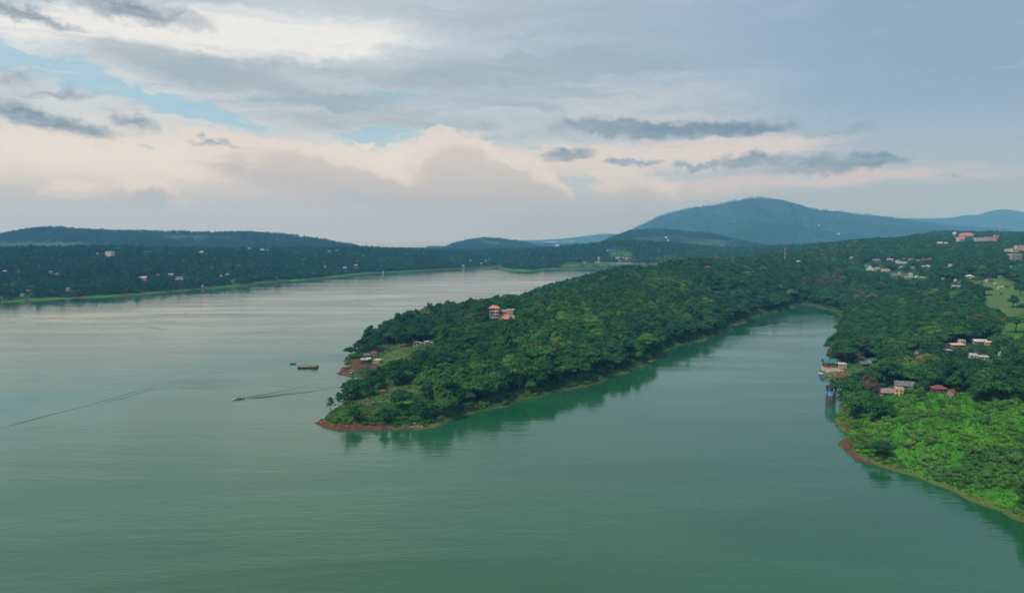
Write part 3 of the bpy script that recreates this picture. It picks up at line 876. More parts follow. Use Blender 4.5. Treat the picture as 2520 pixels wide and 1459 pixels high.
def make_tree_mesh(kind, seed):
    rr = random.Random(seed)
    g, t = Geo(), Geo()
    top = []
    if kind == 'round':            # broad crown of many boughs
        H, W = 13.0, 5.0
        for i in range(17):
            a = i * 2.399 + rr.uniform(-.3, .3)
            k = math.sqrt((i + 0.5) / 17)
            r = W * 0.74 * k
            z = H * (0.80 - 0.36 * k ** 1.6) + rr.uniform(-.9, .9)
            s = rr.uniform(1.25, 2.1)
            clump(g, (r * math.cos(a), r * math.sin(a), z), (s * 1.15, s * 1.15, s * 0.85), 62, 0.50, rr)
            top.append((r * math.cos(a) * 0.6, r * math.sin(a) * 0.6, z - 1.0))
        clump(g, (0, 0, H * 0.55), (3.2, 3.2, 2.6), 30, 0.6, rr, 0.9)
        tr = 0.34
    elif kind == 'broad':          # wide layered umbrella
        H, W = 11.5, 6.4
        for i in range(20):
            a = i * 2.399 + rr.uniform(-.3, .3)
            k = math.sqrt((i + 0.5) / 20)
            r = W * 0.82 * k
            z = H * (0.86 - 0.24 * k ** 2) + rr.uniform(-.8, .5)
            s = rr.uniform(1.3, 2.1)
            clump(g, (r * math.cos(a), r * math.sin(a), z), (s * 1.35, s * 1.35, s * 0.55), 56, 0.52, rr, 0.7, 0.3, 1.0)
            top.append((r * math.cos(a) * 0.7, r * math.sin(a) * 0.7, z - 0.6))
        clump(g, (0, 0, H * 0.62), (3.6, 3.6, 1.8), 30, 0.6, rr, 0.9)
        tr = 0.36
    elif kind == 'tall':           # tall, narrow, ragged
        H, W = 16.0, 3.9
        for i in range(17):
            k = i / 16.0
            a = i * 2.399
            r = W * 0.62 * math.sin(math.pi * (0.20 + 0.58 * k)) * rr.uniform(0.5, 1.1)
            z = H * (0.30 + 0.66 * k)
            s = rr.uniform(1.0, 1.75) * (1.1 - 0.2 * k)
            clump(g, (r * math.cos(a), r * math.sin(a), z), (s, s, s * 1.15), 58, 0.46, rr, 0.72, 0.5, 0.4)
            top.append((r * math.cos(a) * 0.5, r * math.sin(a) * 0.5, z - 1.0))
        tr = 0.30
    elif kind == 'pine':           # open crown of flat tiers over a bare stem
        H, W = 14.0, 4.6
        for i in range(15):
            k = i / 14.0
            a = i * 2.6 + rr.uniform(-.5, .5)
            r = W * (0.95 - 0.75 * k) * rr.uniform(0.5, 0.95)
            z = H * (0.42 + 0.54 * k)
            s = rr.uniform(1.0, 1.7) * (1.1 - 0.35 * k)
            clump(g, (r * math.cos(a), r * math.sin(a), z), (s * 1.25, s * 1.25, s * 0.42), 50, 0.44, rr, 0.62, 0.2, 1.0)
            top.append((r * math.cos(a), r * math.sin(a), z - 0.2))
        tr = 0.26
    else:                          # shrub
        H, W = 2.6, 2.0
        for i in range(7):
            a = i * 2.399 + rr.uniform(-.4, .4)
            k = math.sqrt((i + 0.3) / 7)
            r = W * 0.7 * k
            s = rr.uniform(0.7, 1.15)
            clump(g, (r * math.cos(a), r * math.sin(a), H * (0.62 - 0.3 * k)), (s * 1.2, s * 1.2, s * 0.85), 48, 0.34, rr, 0.8)
        top = [(0.3, 0.2, 1.2), (-0.4, 0.3, 1.1), (0.1, -0.4, 1.3)]
        tr = 0.10
    # trunk and limbs
    lean = (rr.uniform(-.5, .5), rr.uniform(-.5, .5))
    th = H * (0.5 if kind in ('round', 'broad') else 0.86)
    if kind == 'shrub':
        th = 0.8
    pts = [(lean[0] * (k ** 2) * 0.6, lean[1] * (k ** 2) * 0.6, -0.8 + (th + 0.8) * k) for k in (0, .08, .3, .6, .85, 1)]
    t.tube(pts, [tr * 1.7, tr * 1.25, tr, tr * .8, tr * .55, tr * .35], 7)
    for tp in top[::max(1, len(top) // 6)]:
        zb = min(th * 0.95, max(th * 0.35, tp[2] - 2.2))
        k = (zb + 0.8) / (th + 0.8)
        p0 = (lean[0] * k * k * .6, lean[1] * k * k * .6, zb)
        mid = ((p0[0] + tp[0]) / 2, (p0[1] + tp[1]) / 2, (zb + tp[2]) / 2 + 0.3)
        t.tube([p0, mid, tp], [tr * .42, tr * .30, tr * .12], 5)
    return g, t, H, W


VAR = []            # (kind, crown mesh, trunk mesh, height, half width)
for kd, seeds in (('round', (1, 2, 3)), ('broad', (4, 5, 6)), ('tall', (7, 8)), ('pine', (9, 10, 11)), ('shrub', (12, 13, 14))):
    for s_ in seeds:
        g, t, H, W = make_tree_mesh(kd, s_)
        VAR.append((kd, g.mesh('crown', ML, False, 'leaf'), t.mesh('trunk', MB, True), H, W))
KIND = {k: [i for i, v in enumerate(VAR) if v[0] == k] for k in ('round', 'broad', 'tall', 'pine', 'shrub')}
PALE_TRUNK = {}


def plant(var, x, y, z, scl, rot, tint, label, group, name='tree', cat='tree', sz=1.0, pale=False):
    kd, cm, tm, H, W = VAR[var]
    r = bpy.data.objects.new(name, None)
    r.empty_display_size = 0.5
    C.objects.link(r)
    r.location = (x, y, z)
    r.rotation_euler = (0, 0, rot)
    r.scale = (scl, scl, scl * sz)
    tag(r, label, cat, group)
    c = link_obj('crown', cm, r)
    c['tint'] = float(tint)
    if pale:
        if var not in PALE_TRUNK:
            m2 = tm.copy()
            m2.materials.clear()
            m2.materials.append(MBP)
            PALE_TRUNK[var] = m2
        tm = PALE_TRUNK[var]
    t = link_obj('trunk' if cat == 'tree' else 'stem', tm, r)
    return r, c, t


# ------------------------------------------------------------------ keep sight lines to the buildings open
CLEAR = []          # (u0, u1, v0, v1, distance) in the picture, filled by the building table before planting
EXCL = []           # (x, y, radius) on the ground


def scatter(land, spacing, seed, Dmin, Dmax, dens, umin=-140, umax=2680, sdmin=4.0):
    """jittered planting over a piece of land; returns x, y, z"""
    rg = np.random.default_rng(seed)
    x0, x1, y0, y1 = land.X.min(), land.X.max(), max(land.Y.min(), 100), land.Y.max()
    nx, ny = int((x1 - x0) / spacing), int((y1 - y0) / spacing)
    gx, gy = np.meshgrid(np.arange(nx), np.arange(ny), indexing='ij')
    x = x0 + (gx.ravel() + 0.5 * (gy.ravel() % 2) + rg.uniform(-.38, .38, nx * ny)) * spacing
    y = y0 + (gy.ravel() + rg.uniform(-.38, .38, nx * ny)) * spacing
    D = np.hypot(x, y)
    a, l = land.idx(x, y)
    ok = (a > 1) & (a < len(land.az) - 2) & (l > 1) & (l < len(land.lD) - 2) & (D > Dmin) & (D < Dmax)
    x, y, D = x[ok], y[ok], D[ok]
    sd = land.sample(land.sd, x, y)
    z = land.z(x, y)
    u, v = project(x, y, z + 6)
    ok = (sd > sdmin) & (u > umin) & (u < umax) & (z > 0.3)
    x, y, z, D, sd, u, v = [q[ok] for q in (x, y, z, D, sd, u, v)]
    keep = rg.random(len(x)) < dens(x, y, z, D, sd, u, v)
    return [q[keep] for q in (x, y, z, D, sd, u, v)]


def cleared(x, y, z, h, w):
    """True where a plant stands on a plot or between the viewer and a building"""
    u, vt = project(x, y, z + h)
    _, vb = project(x, y, z)
    hw = w / np.maximum(y, 1) * 1678
    bad = np.zeros(len(x), bool)
    for (u0, u1, v0, v1, yd) in CLEAR:
        bad |= (y < yd + 2) & (u + hw > u0) & (u - hw < u1) & (vt < v1) & (vb > v0)
    for (ex, ey, er) in EXCL:
        bad |= (x - ex) ** 2 + (y - ey) ** 2 < (er + w * 0.5) ** 2
    return bad


def seen(x, y, z, land, extra):
    """rough test: does the sight line from the camera to this point clear the canopy?"""
    out = np.ones(len(x), bool)
    for k in np.linspace(0.45, 0.975, 40):
        px, py, pz = x * k, y * k, CAMZ + (z - CAMZ) * k
        g = land.z(px, py)
        cov = np.clip(land.sample(land.sd, px, py) / 6, 0, 1) * np.clip(1 - land.sample(land.open, px, py) * 1.4, 0, 1)
        out &= pz > g + cov * extra
    return out


def gn_field(name, x, y, z, rot, scl, var, tint, sources, kind='stuff'):
    """a mass of trees as one object: the real trees' own crowns and trunks, repeated on points"""
    me = bpy.data.meshes.new(name)
    me.vertices.add(len(x))
    me.vertices.foreach_set('co', np.stack([x, y, z], -1).astype(np.float32).ravel())
    for nm, arr, ty in (('rot', rot, 'FLOAT'), ('scl', scl, 'FLOAT'), ('tint', tint, 'FLOAT'), ('kind', var, 'INT')):
        a = me.attributes.new(nm, ty, 'POINT')
        a.data.foreach_set('value', np.asarray(arr, dtype=np.int32 if ty == 'INT' else np.float32))
    o = bpy.data.objects.new(name, me)
    C.objects.link(o)
    tag(o, kind=kind)
    ng = bpy.data.node_groups.new(name, 'GeometryNodeTree')
    ng.interface.new_socket('Geometry', in_out='INPUT', socket_type='NodeSocketGeometry')
    ng.interface.new_socket('Geometry', in_out='OUTPUT', socket_type='NodeSocketGeometry')
    N, L = ng.nodes, ng.links
    gi, go = N.new('NodeGroupInput'), N.new('NodeGroupOutput')
    g2i = N.new('GeometryNodeGeometryToInstance')
    for (c, t) in reversed(sources):
        j = N.new('GeometryNodeJoinGeometry')
        for src in (c, t):
            oi = N.new('GeometryNodeObjectInfo')
            oi.transform_space = 'ORIGINAL'
            oi.inputs['Object'].default_value = src
            oi.inputs['As Instance'].default_value = False
            L.new(oi.outputs['Geometry'], j.inputs[0])
        L.new(j.outputs[0], g2i.inputs[0])

    def att(nm, ty):
        a = N.new('GeometryNodeInputNamedAttribute')
        a.data_type = ty
        a.inputs['Name'].default_value = nm
        return [s for s in a.outputs if s.enabled and s.name == 'Attribute'][0]
    iop = N.new('GeometryNodeInstanceOnPoints')
    L.new(gi.outputs[0], iop.inputs['Points'])
    L.new(g2i.outputs[0], iop.inputs['Instance'])
    iop.inputs['Pick Instance'].default_value = True
    L.new(att('kind', 'INT'), iop.inputs['Instance Index'])
    cx = N.new('ShaderNodeCombineXYZ')
    L.new(att('rot', 'FLOAT'), cx.inputs[2])
    L.new(cx.outputs[0], iop.inputs['Rotation'])
    L.new(att('scl', 'FLOAT'), iop.inputs['Scale'])
    L.new(iop.outputs[0], go.inputs[0])
    md = o.modifiers.new('planting', 'NODES')
    md.node_group = ng
    return o
# ------------------------------------------------------------------ built things
S = 2520.0 / 3058.0
COL = {}


def paint(nm, rough=0.8, **kw):
    """painted surfaces by plain colour name"""
    cols = {'white': (.54, .54, .52, 1), 'cream': (.70, .53, .40, 1), 'pink': (.62, .42, .37, 1), 'grey': (.36, .36, .36, 1), 'yellow': (.66, .45, .15, 1), 'brown': (.13, .075, .05, 1), 'dark': (.03, .03, .035, 1),
            'red': (.27, .085, .07, 1), 'salmon': (.56, .23, .18, 1), 'teal': (.04, .18, .17, 1), 'blue': (.02, .09, .30, 1), 'orange': (.42, .20, .11, 1), 'rust': (.26, .10, .06, 1), 'sand': (.50, .38, .27, 1),
            'green': (.05, .20, .09, 1), 'stone': (.16, .12, .09, 1), 'slate': (.16, .17, .19, 1), 'tin': (.40, .42, .44, 1), 'mauve': (.34, .24, .25, 1), 'wood': (.22, .12, .07, 1), 'concrete': (.42, .41, .38, 1), 'sky_blue': (.16, .42, .60, 1),
            'skin': (.30, .17, .11, 1), 'cloth_red': (.45, .05, .05, 1), 'cloth_blue': (.04, .08, .25, 1), 'cloth_white': (.7, .7, .68, 1), 'hair': (.01, .008, .007, 1), 'glass': (.02, .03, .035, 1)}
    if nm not in COL:
        st = {'white': (.42, .40, .36, 1), 'tin': (.40, .36, .32, 1), 'salmon': (.40, .17, .13, 1), 'cream': (.62, .50, .36, 1)}.get(nm)
        COL[nm] = surf(nm + '_surface', cols[nm], 0.12 if nm == 'glass' else rough, 0.35, 0.5, stain=st, spec=0.5 if nm == 'glass' else 0.25)
    return COL[nm]


WIN_ME = {}


def win_mesh(w, h):
    k = (round(w, 1), round(h, 1))
    if k not in WIN_ME:
        g = Geo()
        g.box(-w / 2, w / 2, -0.05, 0.03, 0, h)
        f = Geo()
        for a, b, c, d in ((-w / 2 - .1, -w / 2, -.1, h + .1), (w / 2, w / 2 + .1, -.1, h + .1), (-w / 2, w / 2, -.1, 0), (-w / 2, w / 2, h, h + .1), (-.04, .04, 0.002, h - .002)):
            f.box(a, b, -0.11, 0.03, c, d)
        WIN_ME[k] = (g.mesh('window', paint('glass')), f.mesh('frame', paint('white')))
    return WIN_ME[k]


def add_window(parent, x, y, z, w, h, face=0.0, frame=True, name='window'):
    """face: 0 looks to -y, 90 to +x, -90 to -x"""
    gm, fm = win_mesh(w, h)
    o = link_obj(name, gm, parent)
    o.location = (x, y, z)
    o.rotation_euler = (0, 0, R(face))
    if frame:
        link_obj('frame', fm, o)
    return o


def roof_geo(kind, w, d, h, rise, over=0.6, th=0.22):
    g = Geo()
    W, Dp = w / 2 + over, d / 2 + over
    if kind == 'gable':            # ridge along x
        for s in (-1, 1):
            e = (0, h + rise)
            pts_o = [(-W, s * Dp, h - rise * over / (d / 2) * 0.9), (W, s * Dp, h - rise * over / (d / 2) * 0.9), (W, 0, h + rise), (-W, 0, h + rise)]
            lo = [(x, y, z - th) for x, y, z in pts_o]
            b = len(g.v)
            g.v += pts_o + lo
            g.a += [.5] * 8
            g.f += [tuple(b + i for i in f) for f in ((0, 1, 2, 3), (7, 6, 5, 4), (0, 4, 5, 1), (1, 5, 6, 2), (2, 6, 7, 3), (3, 7, 4, 0))]
    elif kind == 'hip':
        rx = max(0.05, W - Dp)
        b = len(g.v)
        z0 = h - 0.25
        g.v += [(-W, -Dp, z0), (W, -Dp, z0), (W, Dp, z0), (-W, Dp, z0), (-rx, 0, h + rise), (rx, 0, h + rise), (-W, -Dp, z0 - th), (W, -Dp, z0 - th), (W, Dp, z0 - th), (-W, Dp, z0 - th)]
        g.a += [.5] * 10
        g.f += [tuple(b + i for i in f) for f in ((0, 1, 5, 4), (2, 3, 4, 5), (1, 2, 5), (3, 0, 4), (6, 7, 1, 0), (7, 8, 2, 1), (8, 9, 3, 2), (9, 6, 0, 3), (9, 8, 7, 6))]
    elif kind == 'shed':
        b = len(g.v)
        pts = [(-W, -Dp, h), (W, -Dp, h), (W, Dp, h + rise), (-W, Dp, h + rise)]
        g.v += pts + [(x, y, z - th) for x, y, z in pts]
        g.a += [.5] * 8
        g.f += [tuple(b + i for i in f) for f in ((0, 1, 2, 3), (7, 6, 5, 4), (0, 4, 5, 1), (1, 5, 6, 2), (2, 6, 7, 3), (3, 7, 4, 0))]
    else:                          # flat slab with a low parapet
        g.box(-W + over * .6, W - over * .6, -Dp + over * .6, Dp - over * .6, h, h + 0.3)
        for x0, x1, y0, y1 in ((-W + over * .6, W - over * .6, -Dp + over * .6, -Dp + over * .6 + .25), (-W + over * .6, W - over * .6, Dp - over * .6 - .25, Dp - over * .6)):
            g.box(x0, x1, y0, y1, h + 0.3, h + 0.8)
    return g


def thing(name, x, y, z, rot, label, cat, group=None):
    r = bpy.data.objects.new(name, None)
    r.empty_display_size = 0.5
    C.objects.link(r)
    r.location = (x, y, z)
    r.rotation_euler = (0, 0, rot)
    return tag(r, label, cat, group)


def site(u, v, land):
    """ground point under a point of the 3058-wide picture"""
    return land.hit(u * S, v * S)


def reserve(x, y, z, w, h, d=None, top=0.25):
    """keep the plot and the view of its upper walls open"""
    u, v1 = project(x, y, z + h * top)
    _, v0 = project(x, y, z + h)
    hw = w / 2 / y * 1678
    CLEAR.append((u - hw, u + hw, v0 - 0.5, v1, y))
    EXCL.append((x, y, max(w, d or w) * 0.5 + 1.0))


def house(land, u, v, wpx, hpx, roof, wall, rcol, label, rot=0, ratio=0.75, storeys=1, group=None, rise=None, name='house', top=0.25, scale=1.0, balcony=False):
    x, y, z = site(u, v, land)
    D = math.hypot(x, y)
    w = wpx / 2036.7 * y * scale
    h = max(2.6, hpx / 2036.7 * y)
    d = max(3.5, w * ratio)
    r = thing(name, x, y, z, R(rot), label, 'building' if storeys > 2 or w > 24 else 'house', group)
    if rise is None:
        rise = {'gable': d * 0.28, 'hip': d * 0.26, 'shed': d * 0.14, 'flat': 0}[roof]
    hb = max(2.4, h - rise * 0.8)
    g = Geo()
    g.box(-w / 2, w / 2, -d / 2, d / 2, -2.5, hb)
    if roof == 'gable':
        b = len(g.v)
        g.v += [(-w / 2, -d / 2, hb), (-w / 2, d / 2, hb), (-w / 2, 0, hb + rise - .3), (w / 2, -d / 2, hb), (w / 2, d / 2, hb), (w / 2, 0, hb + rise - .3)]
        g.a += [.5] * 6
        g.f += [(b, b + 2, b + 1), (b + 3, b + 4, b + 5)]
    g.obj('wall', paint(wall), r)
    roof_geo(roof, w, d, hb, rise, min(0.7, w * .08)).obj('roof', paint(rcol), r)
    sh = hb / storeys
    n = int(max(2, min(7, w / 3.2)))
    ww, wh = min(1.8, w / n * .5), min(1.6, sh * .5)
    for s in range(storeys):
        for i in range(n):
            xx = -w / 2 + w * (i + .5) / n
            if s == 0 and i == n // 2:
                dg = Geo()
                dg.box(xx - .55, xx + .55, -d / 2 - .06, -d / 2 + .05, 0, min(2.1, hb * .85))
                dg.obj('door', paint('brown'), r)
                continue
            add_window(r, xx, -d / 2, sh * s + sh * .32, ww, wh, 0, frame=D < 1300)
    if balcony:
        for s in range(1, storeys):
            bg = Geo()
            bg.box(-w / 2 - .3, w / 2 + .3, -d / 2 - 1.3, -d / 2 - .02, sh * s - .15, sh * s)
            bg.box(-w / 2 - .3, w / 2 + .3, -d / 2 - 1.3, -d / 2 - 1.2, sh * s, sh * s + .9)
            bg.obj('balcony', paint('white'), r)
    reserve(x, y, z, w, h + 0.5, d, top)
    return r


RH = 'houses on the right hillside'
LH = 'houses on the far left shore'
# u, v of the foot, width and height in the 3058-wide picture
for a in [
    (2543, 774, 12, 7, 'gable', 'white', 'tin', 'small white house alone among dark trees, left of the red edged roof', 10),
    (2617, 783, 26, 9, 'gable', 'mauve', 'slate', 'broad grey gabled house with a red rimmed roof high on the right hillside', -20),
    (2658, 779, 20, 6, 'shed', 'cream', 'cream', 'low cream roofed house behind the long white shed on the right hillside', 0),
    (2681, 785, 14, 8, 'gable', 'white', 'sky_blue', 'white house with a pale blue roof at the end of the long white shed', 15),
    (2696, 789, 30, 6, 'shed', 'white', 'tin', 'long low white shed with a bright tin roof on the right hillside', 0),
    (2621, 808, 20, 7, 'shed', 'grey', 'tin', 'jumbled grey house with tin roof right of the steep gabled chapel', 12),
    (2637, 812, 9, 6, 'flat', 'cream', 'cream', 'tiny cream hut beside the tan terrace of bare ground', 0),
    (2650, 811, 16, 7, 'shed', 'white', 'white', 'bright white flat roofed house at the right end of the tan terrace', 0),
    (2691, 801, 12, 6, 'hip', 'white', 'white', 'small white house below the long white shed', 5),
    (2726, 803, 14, 5, 'shed', 'white', 'tin', 'low house with a greenish tin roof in the middle of the village', 0),
    (2757, 799, 14, 6, 'gable', 'grey', 'tin', 'grey tin roofed house, left one of a close pair in the village', 10),
    (2772, 799, 14, 7, 'gable', 'white', 'white', 'white gabled house, right one of a close pair in the village', -15),
    (2841, 797, 20, 8, 'shed', 'white', 'tin', 'white house with a steeply slanting roof standing apart above the village', 25),
    (2699, 776, 14, 6, 'hip', 'mauve', 'red', 'small house with a dull red roof, leftmost of the reddish cluster', 0),
    (2721, 778, 18, 7, 'gable', 'grey', 'slate', 'grey gabled house in the reddish cluster above the village', 20),
    (2742, 781, 11, 5, 'shed', 'white', 'tin', 'tiny white shed in the reddish cluster above the village', 0),
    (2757, 778, 12, 7, 'hip', 'mauve', 'rust', 'rusty roofed house in the middle of the reddish cluster', 0),
    (2776, 778, 16, 7, 'gable', 'mauve', 'red', 'house with a faded red roof, rightmost of the reddish cluster', -10),
    (2669, 827, 22, 7, 'gable', 'mauve', 'slate', 'brown and grey house at the upper edge of the green strip', 5),
    (2687, 820, 8, 6, 'flat', 'white', 'white', 'tiny white hut above the brown and grey house', 0),
    (2719, 828, 12, 12, 'gable', 'white', 'tin', 'tall narrow white house at the lower edge of the village', -30, .9, 2),
    (2707, 832, 14, 4, 'shed', 'grey', 'tin', 'very low tin roof beside the tall narrow white house', 0),
    (2736, 832, 9, 9, 'gable', 'white', 'white', 'small upright white house right of the tall narrow one', 20),
    (2756, 833, 14, 5, 'shed', 'grey', 'white', 'low white roofed shed at the lower right end of the village', 0),
    (2895, 831, 26, 10, 'hip', 'pink', 'white', 'pink walled house with a white hipped roof alone on the right slope', -8),
    (2853, 840, 7, 5, 'gable', 'white', 'white', 'tiny white house alone right below the village', 0),
    (2817, 836, 8, 5, 'flat', 'grey', 'white', 'tiny grey and white hut between village and lone tiny house', 0),
    (2848, 859, 16, 7, 'gable', 'white', 'tin', 'white house at the upper tip of the bright meadow, left of its twin', 10),
    (2863, 860, 14, 6, 'gable', 'mauve', 'tin', 'brownish house at the upper tip of the bright meadow', -15),
    (2997, 858, 12, 8, 'gable', 'white', 'red', 'white house with a small red roof at the far right above the meadow', 0),
    (2972, 851, 10, 4, 'shed', 'grey', 'white', 'low white roof left of the small red roofed house', 0),
    (2982, 863, 5, 5, 'gable', 'white', 'white', 'minute white hut below the small red roofed house', 0),
    (2947, 841, 9, 5, 'shed', 'cream', 'tin', 'small cream hut on the slope between pink house and red roof', 0),
    (2986, 830, 14, 4, 'shed', 'grey', 'tin', 'low grey roof in trees right of the pink walled house', 0),
    (3021, 800, 14, 4, 'shed', 'grey', 'tin', 'thin pale roof line in the trees near the right picture edge', 0),
    (2805, 730, 20, 7, 'gable', 'cream', 'white', 'cream house with a white roof below the white dome', 10),
    (2825, 731, 14, 7, 'gable', 'white', 'tin', 'white house right of the cream one below the white dome', -20),
    (2384, 786, 14, 8, 'gable', 'white', 'tin', 'white house on the ridge right of the lattice mast', 10),
    (2114, 801, 22, 7, 'hip', 'mauve', 'red', 'long red roofed house showing over the wooded ridge', 4),
]:
    house(near, *a[:8], rot=a[8], ratio=a[9] if len(a) > 9 else .75, storeys=a[10] if len(a) > 10 else 1, group=RH, top=.55, scale=.75)

# the chapel-like house with the steep roof
house(near, 2598, 808, 18, 14, 'gable', 'white', 'slate', 'white chapel with a very steep blue grey roof on the tan terrace', rot=60, ratio=1.3, rise=8.5, group=RH, name='chapel')
# institute on the hilltop
house(near, 2886, 706, 44, 9, 'hip', 'pink', 'salmon', 'long pavilion with a flat salmon red roof on the hilltop', 0, .5, 1, 'buildings of the hilltop institute', name='institute_building', top=.05)
house(near, 2868, 721, 28, 12, 'gable', 'white', 'salmon', 'red and white building with stepped roofs below the white dome', 14, .7, 2, 'buildings of the hilltop institute', name='institute_building', top=.05)
house(near, 2926, 720, 34, 9, 'flat', 'white', 'white', 'long white two storey block in the middle of the institute', 0, .4, 2, 'buildings of the hilltop institute', name='institute_building', top=.05)
house(near, 2958, 719, 32, 11, 'flat', 'pink', 'salmon', 'orange banded three storey block at the right of the institute', 0, .5, 3, 'buildings of the hilltop institute', name='institute_building', top=.05)
house(near, 2974, 720, 10, 17, 'flat', 'salmon', 'cream', 'narrow orange stair tower at the right end of the institute', 0, 1, 4, 'buildings of the hilltop institute', name='stair_tower', top=.05)
house(near, 3046, 748, 34, 14, 'flat', 'cream', 'white', 'big cream block at the right picture edge under the hilltop', 0, .6, 3, 'blocks at the right edge', name='apartment_block', top=.1)
house(near, 3028, 752, 24, 8, 'flat', 'white', 'cream', 'low white block left of the big cream one at the right edge', 8, .7, 2, 'blocks at the right edge', name='apartment_block', top=.1)
house(near, 3008, 751, 18, 7, 'gable', 'white', 'tin', 'small tin roofed house left of the cream blocks at the right edge', 20, .7, 1, 'blocks at the right edge', top=.1)
house(near, 3034, 776, 38, 16, 'flat', 'grey', 'white', 'unfinished grey concrete frame building below the cream blocks', 0, .5, 3, 'blocks at the right edge', name='apartment_block', top=.1)

# houses in the trees behind the resort
for a in [
    (2871, 1030, 17, 14, 'flat', 'cream', 'cream', 'cream two storey house with a flat roof above the lower village', 0, .8, 2),
    (2856, 1037, 40, 8, 'shed', 'mauve', 'cream', 'wide low brown house in front of the cream two storey one', 4, .5, 1),
    (2924, 1026, 38, 10, 'gable', 'mauve', 'white', 'house with a long bright white roof in the upper trees', -6, .5, 1),
    (2950, 1030, 18, 9, 'gable', 'pink', 'white', 'pinkish house at the right end of the long bright white roof', -14, .8, 1),
    (2827, 1054, 24, 9, 'shed', 'brown', 'tin', 'dark hut with a grey tin roof at the foot of the cream house', 10, .7, 1),
    (2905, 1069, 22, 11, 'gable', 'white', 'tin', 'white gabled house beside the flat white roof in the lower trees', -18, .9, 1),
    (2936, 1074, 25, 10, 'shed', 'grey', 'white', 'box shaped house with a flat bright white roof in the lower trees', -12, .6, 1),
    (2988, 1063, 6, 5, 'gable', 'white', 'white', 'tiny white roof alone in trees near the right edge', 0, .8, 1),
    (2739, 1056, 12, 8, 'shed', 'grey', 'slate', 'small grey roof half hidden in trees left of the dark hut', 20, .8, 1),
    (2602, 1083, 26, 9, 'gable', 'grey', 'teal', 'teal roofed house tucked in the trees behind the resort', 25, .8, 1),
    (2577, 1093, 34, 11, 'gable', 'brown', 'slate', 'long dark house with a slate teal roof next to the resort', 22, .6, 1),
    (2803, 1170, 42, 18, 'hip', 'brown', 'rust', 'dark brown hut with a rusty roof behind the green hill', -4, .7, 1),
    (2841, 1182, 12, 8, 'gable', 'mauve', 'rust', 'small rusty gable peeping over the green hill', 8, .8, 1),
]:
    house(near, *a[:8], rot=a[8], ratio=a[9], storeys=a[10], group='houses among the trees of the right bank', top=.45, scale=.9)
# yellow walled building by the green hill
house(near, 2651, 1181, 48, 11, 'shed', 'yellow', 'mauve', 'long low building with a pinkish tin roof at the edge of the green hill', -4, .55, 1, 'buildings beside the green hill', rise=1.2, top=0.0)
house(near, 2684, 1182, 23, 22, 'flat', 'yellow', 'sand', 'tall ochre yellow block beside the long pinkish tin roof', -28, .9, 2, 'buildings beside the green hill', top=0.0)
house(near, 2700, 1158, 50, 18, 'gable', 'grey', 'slate', 'weathered grey gabled house behind the ochre yellow block', -18, .7, 1, 'buildings beside the green hill', top=.2)

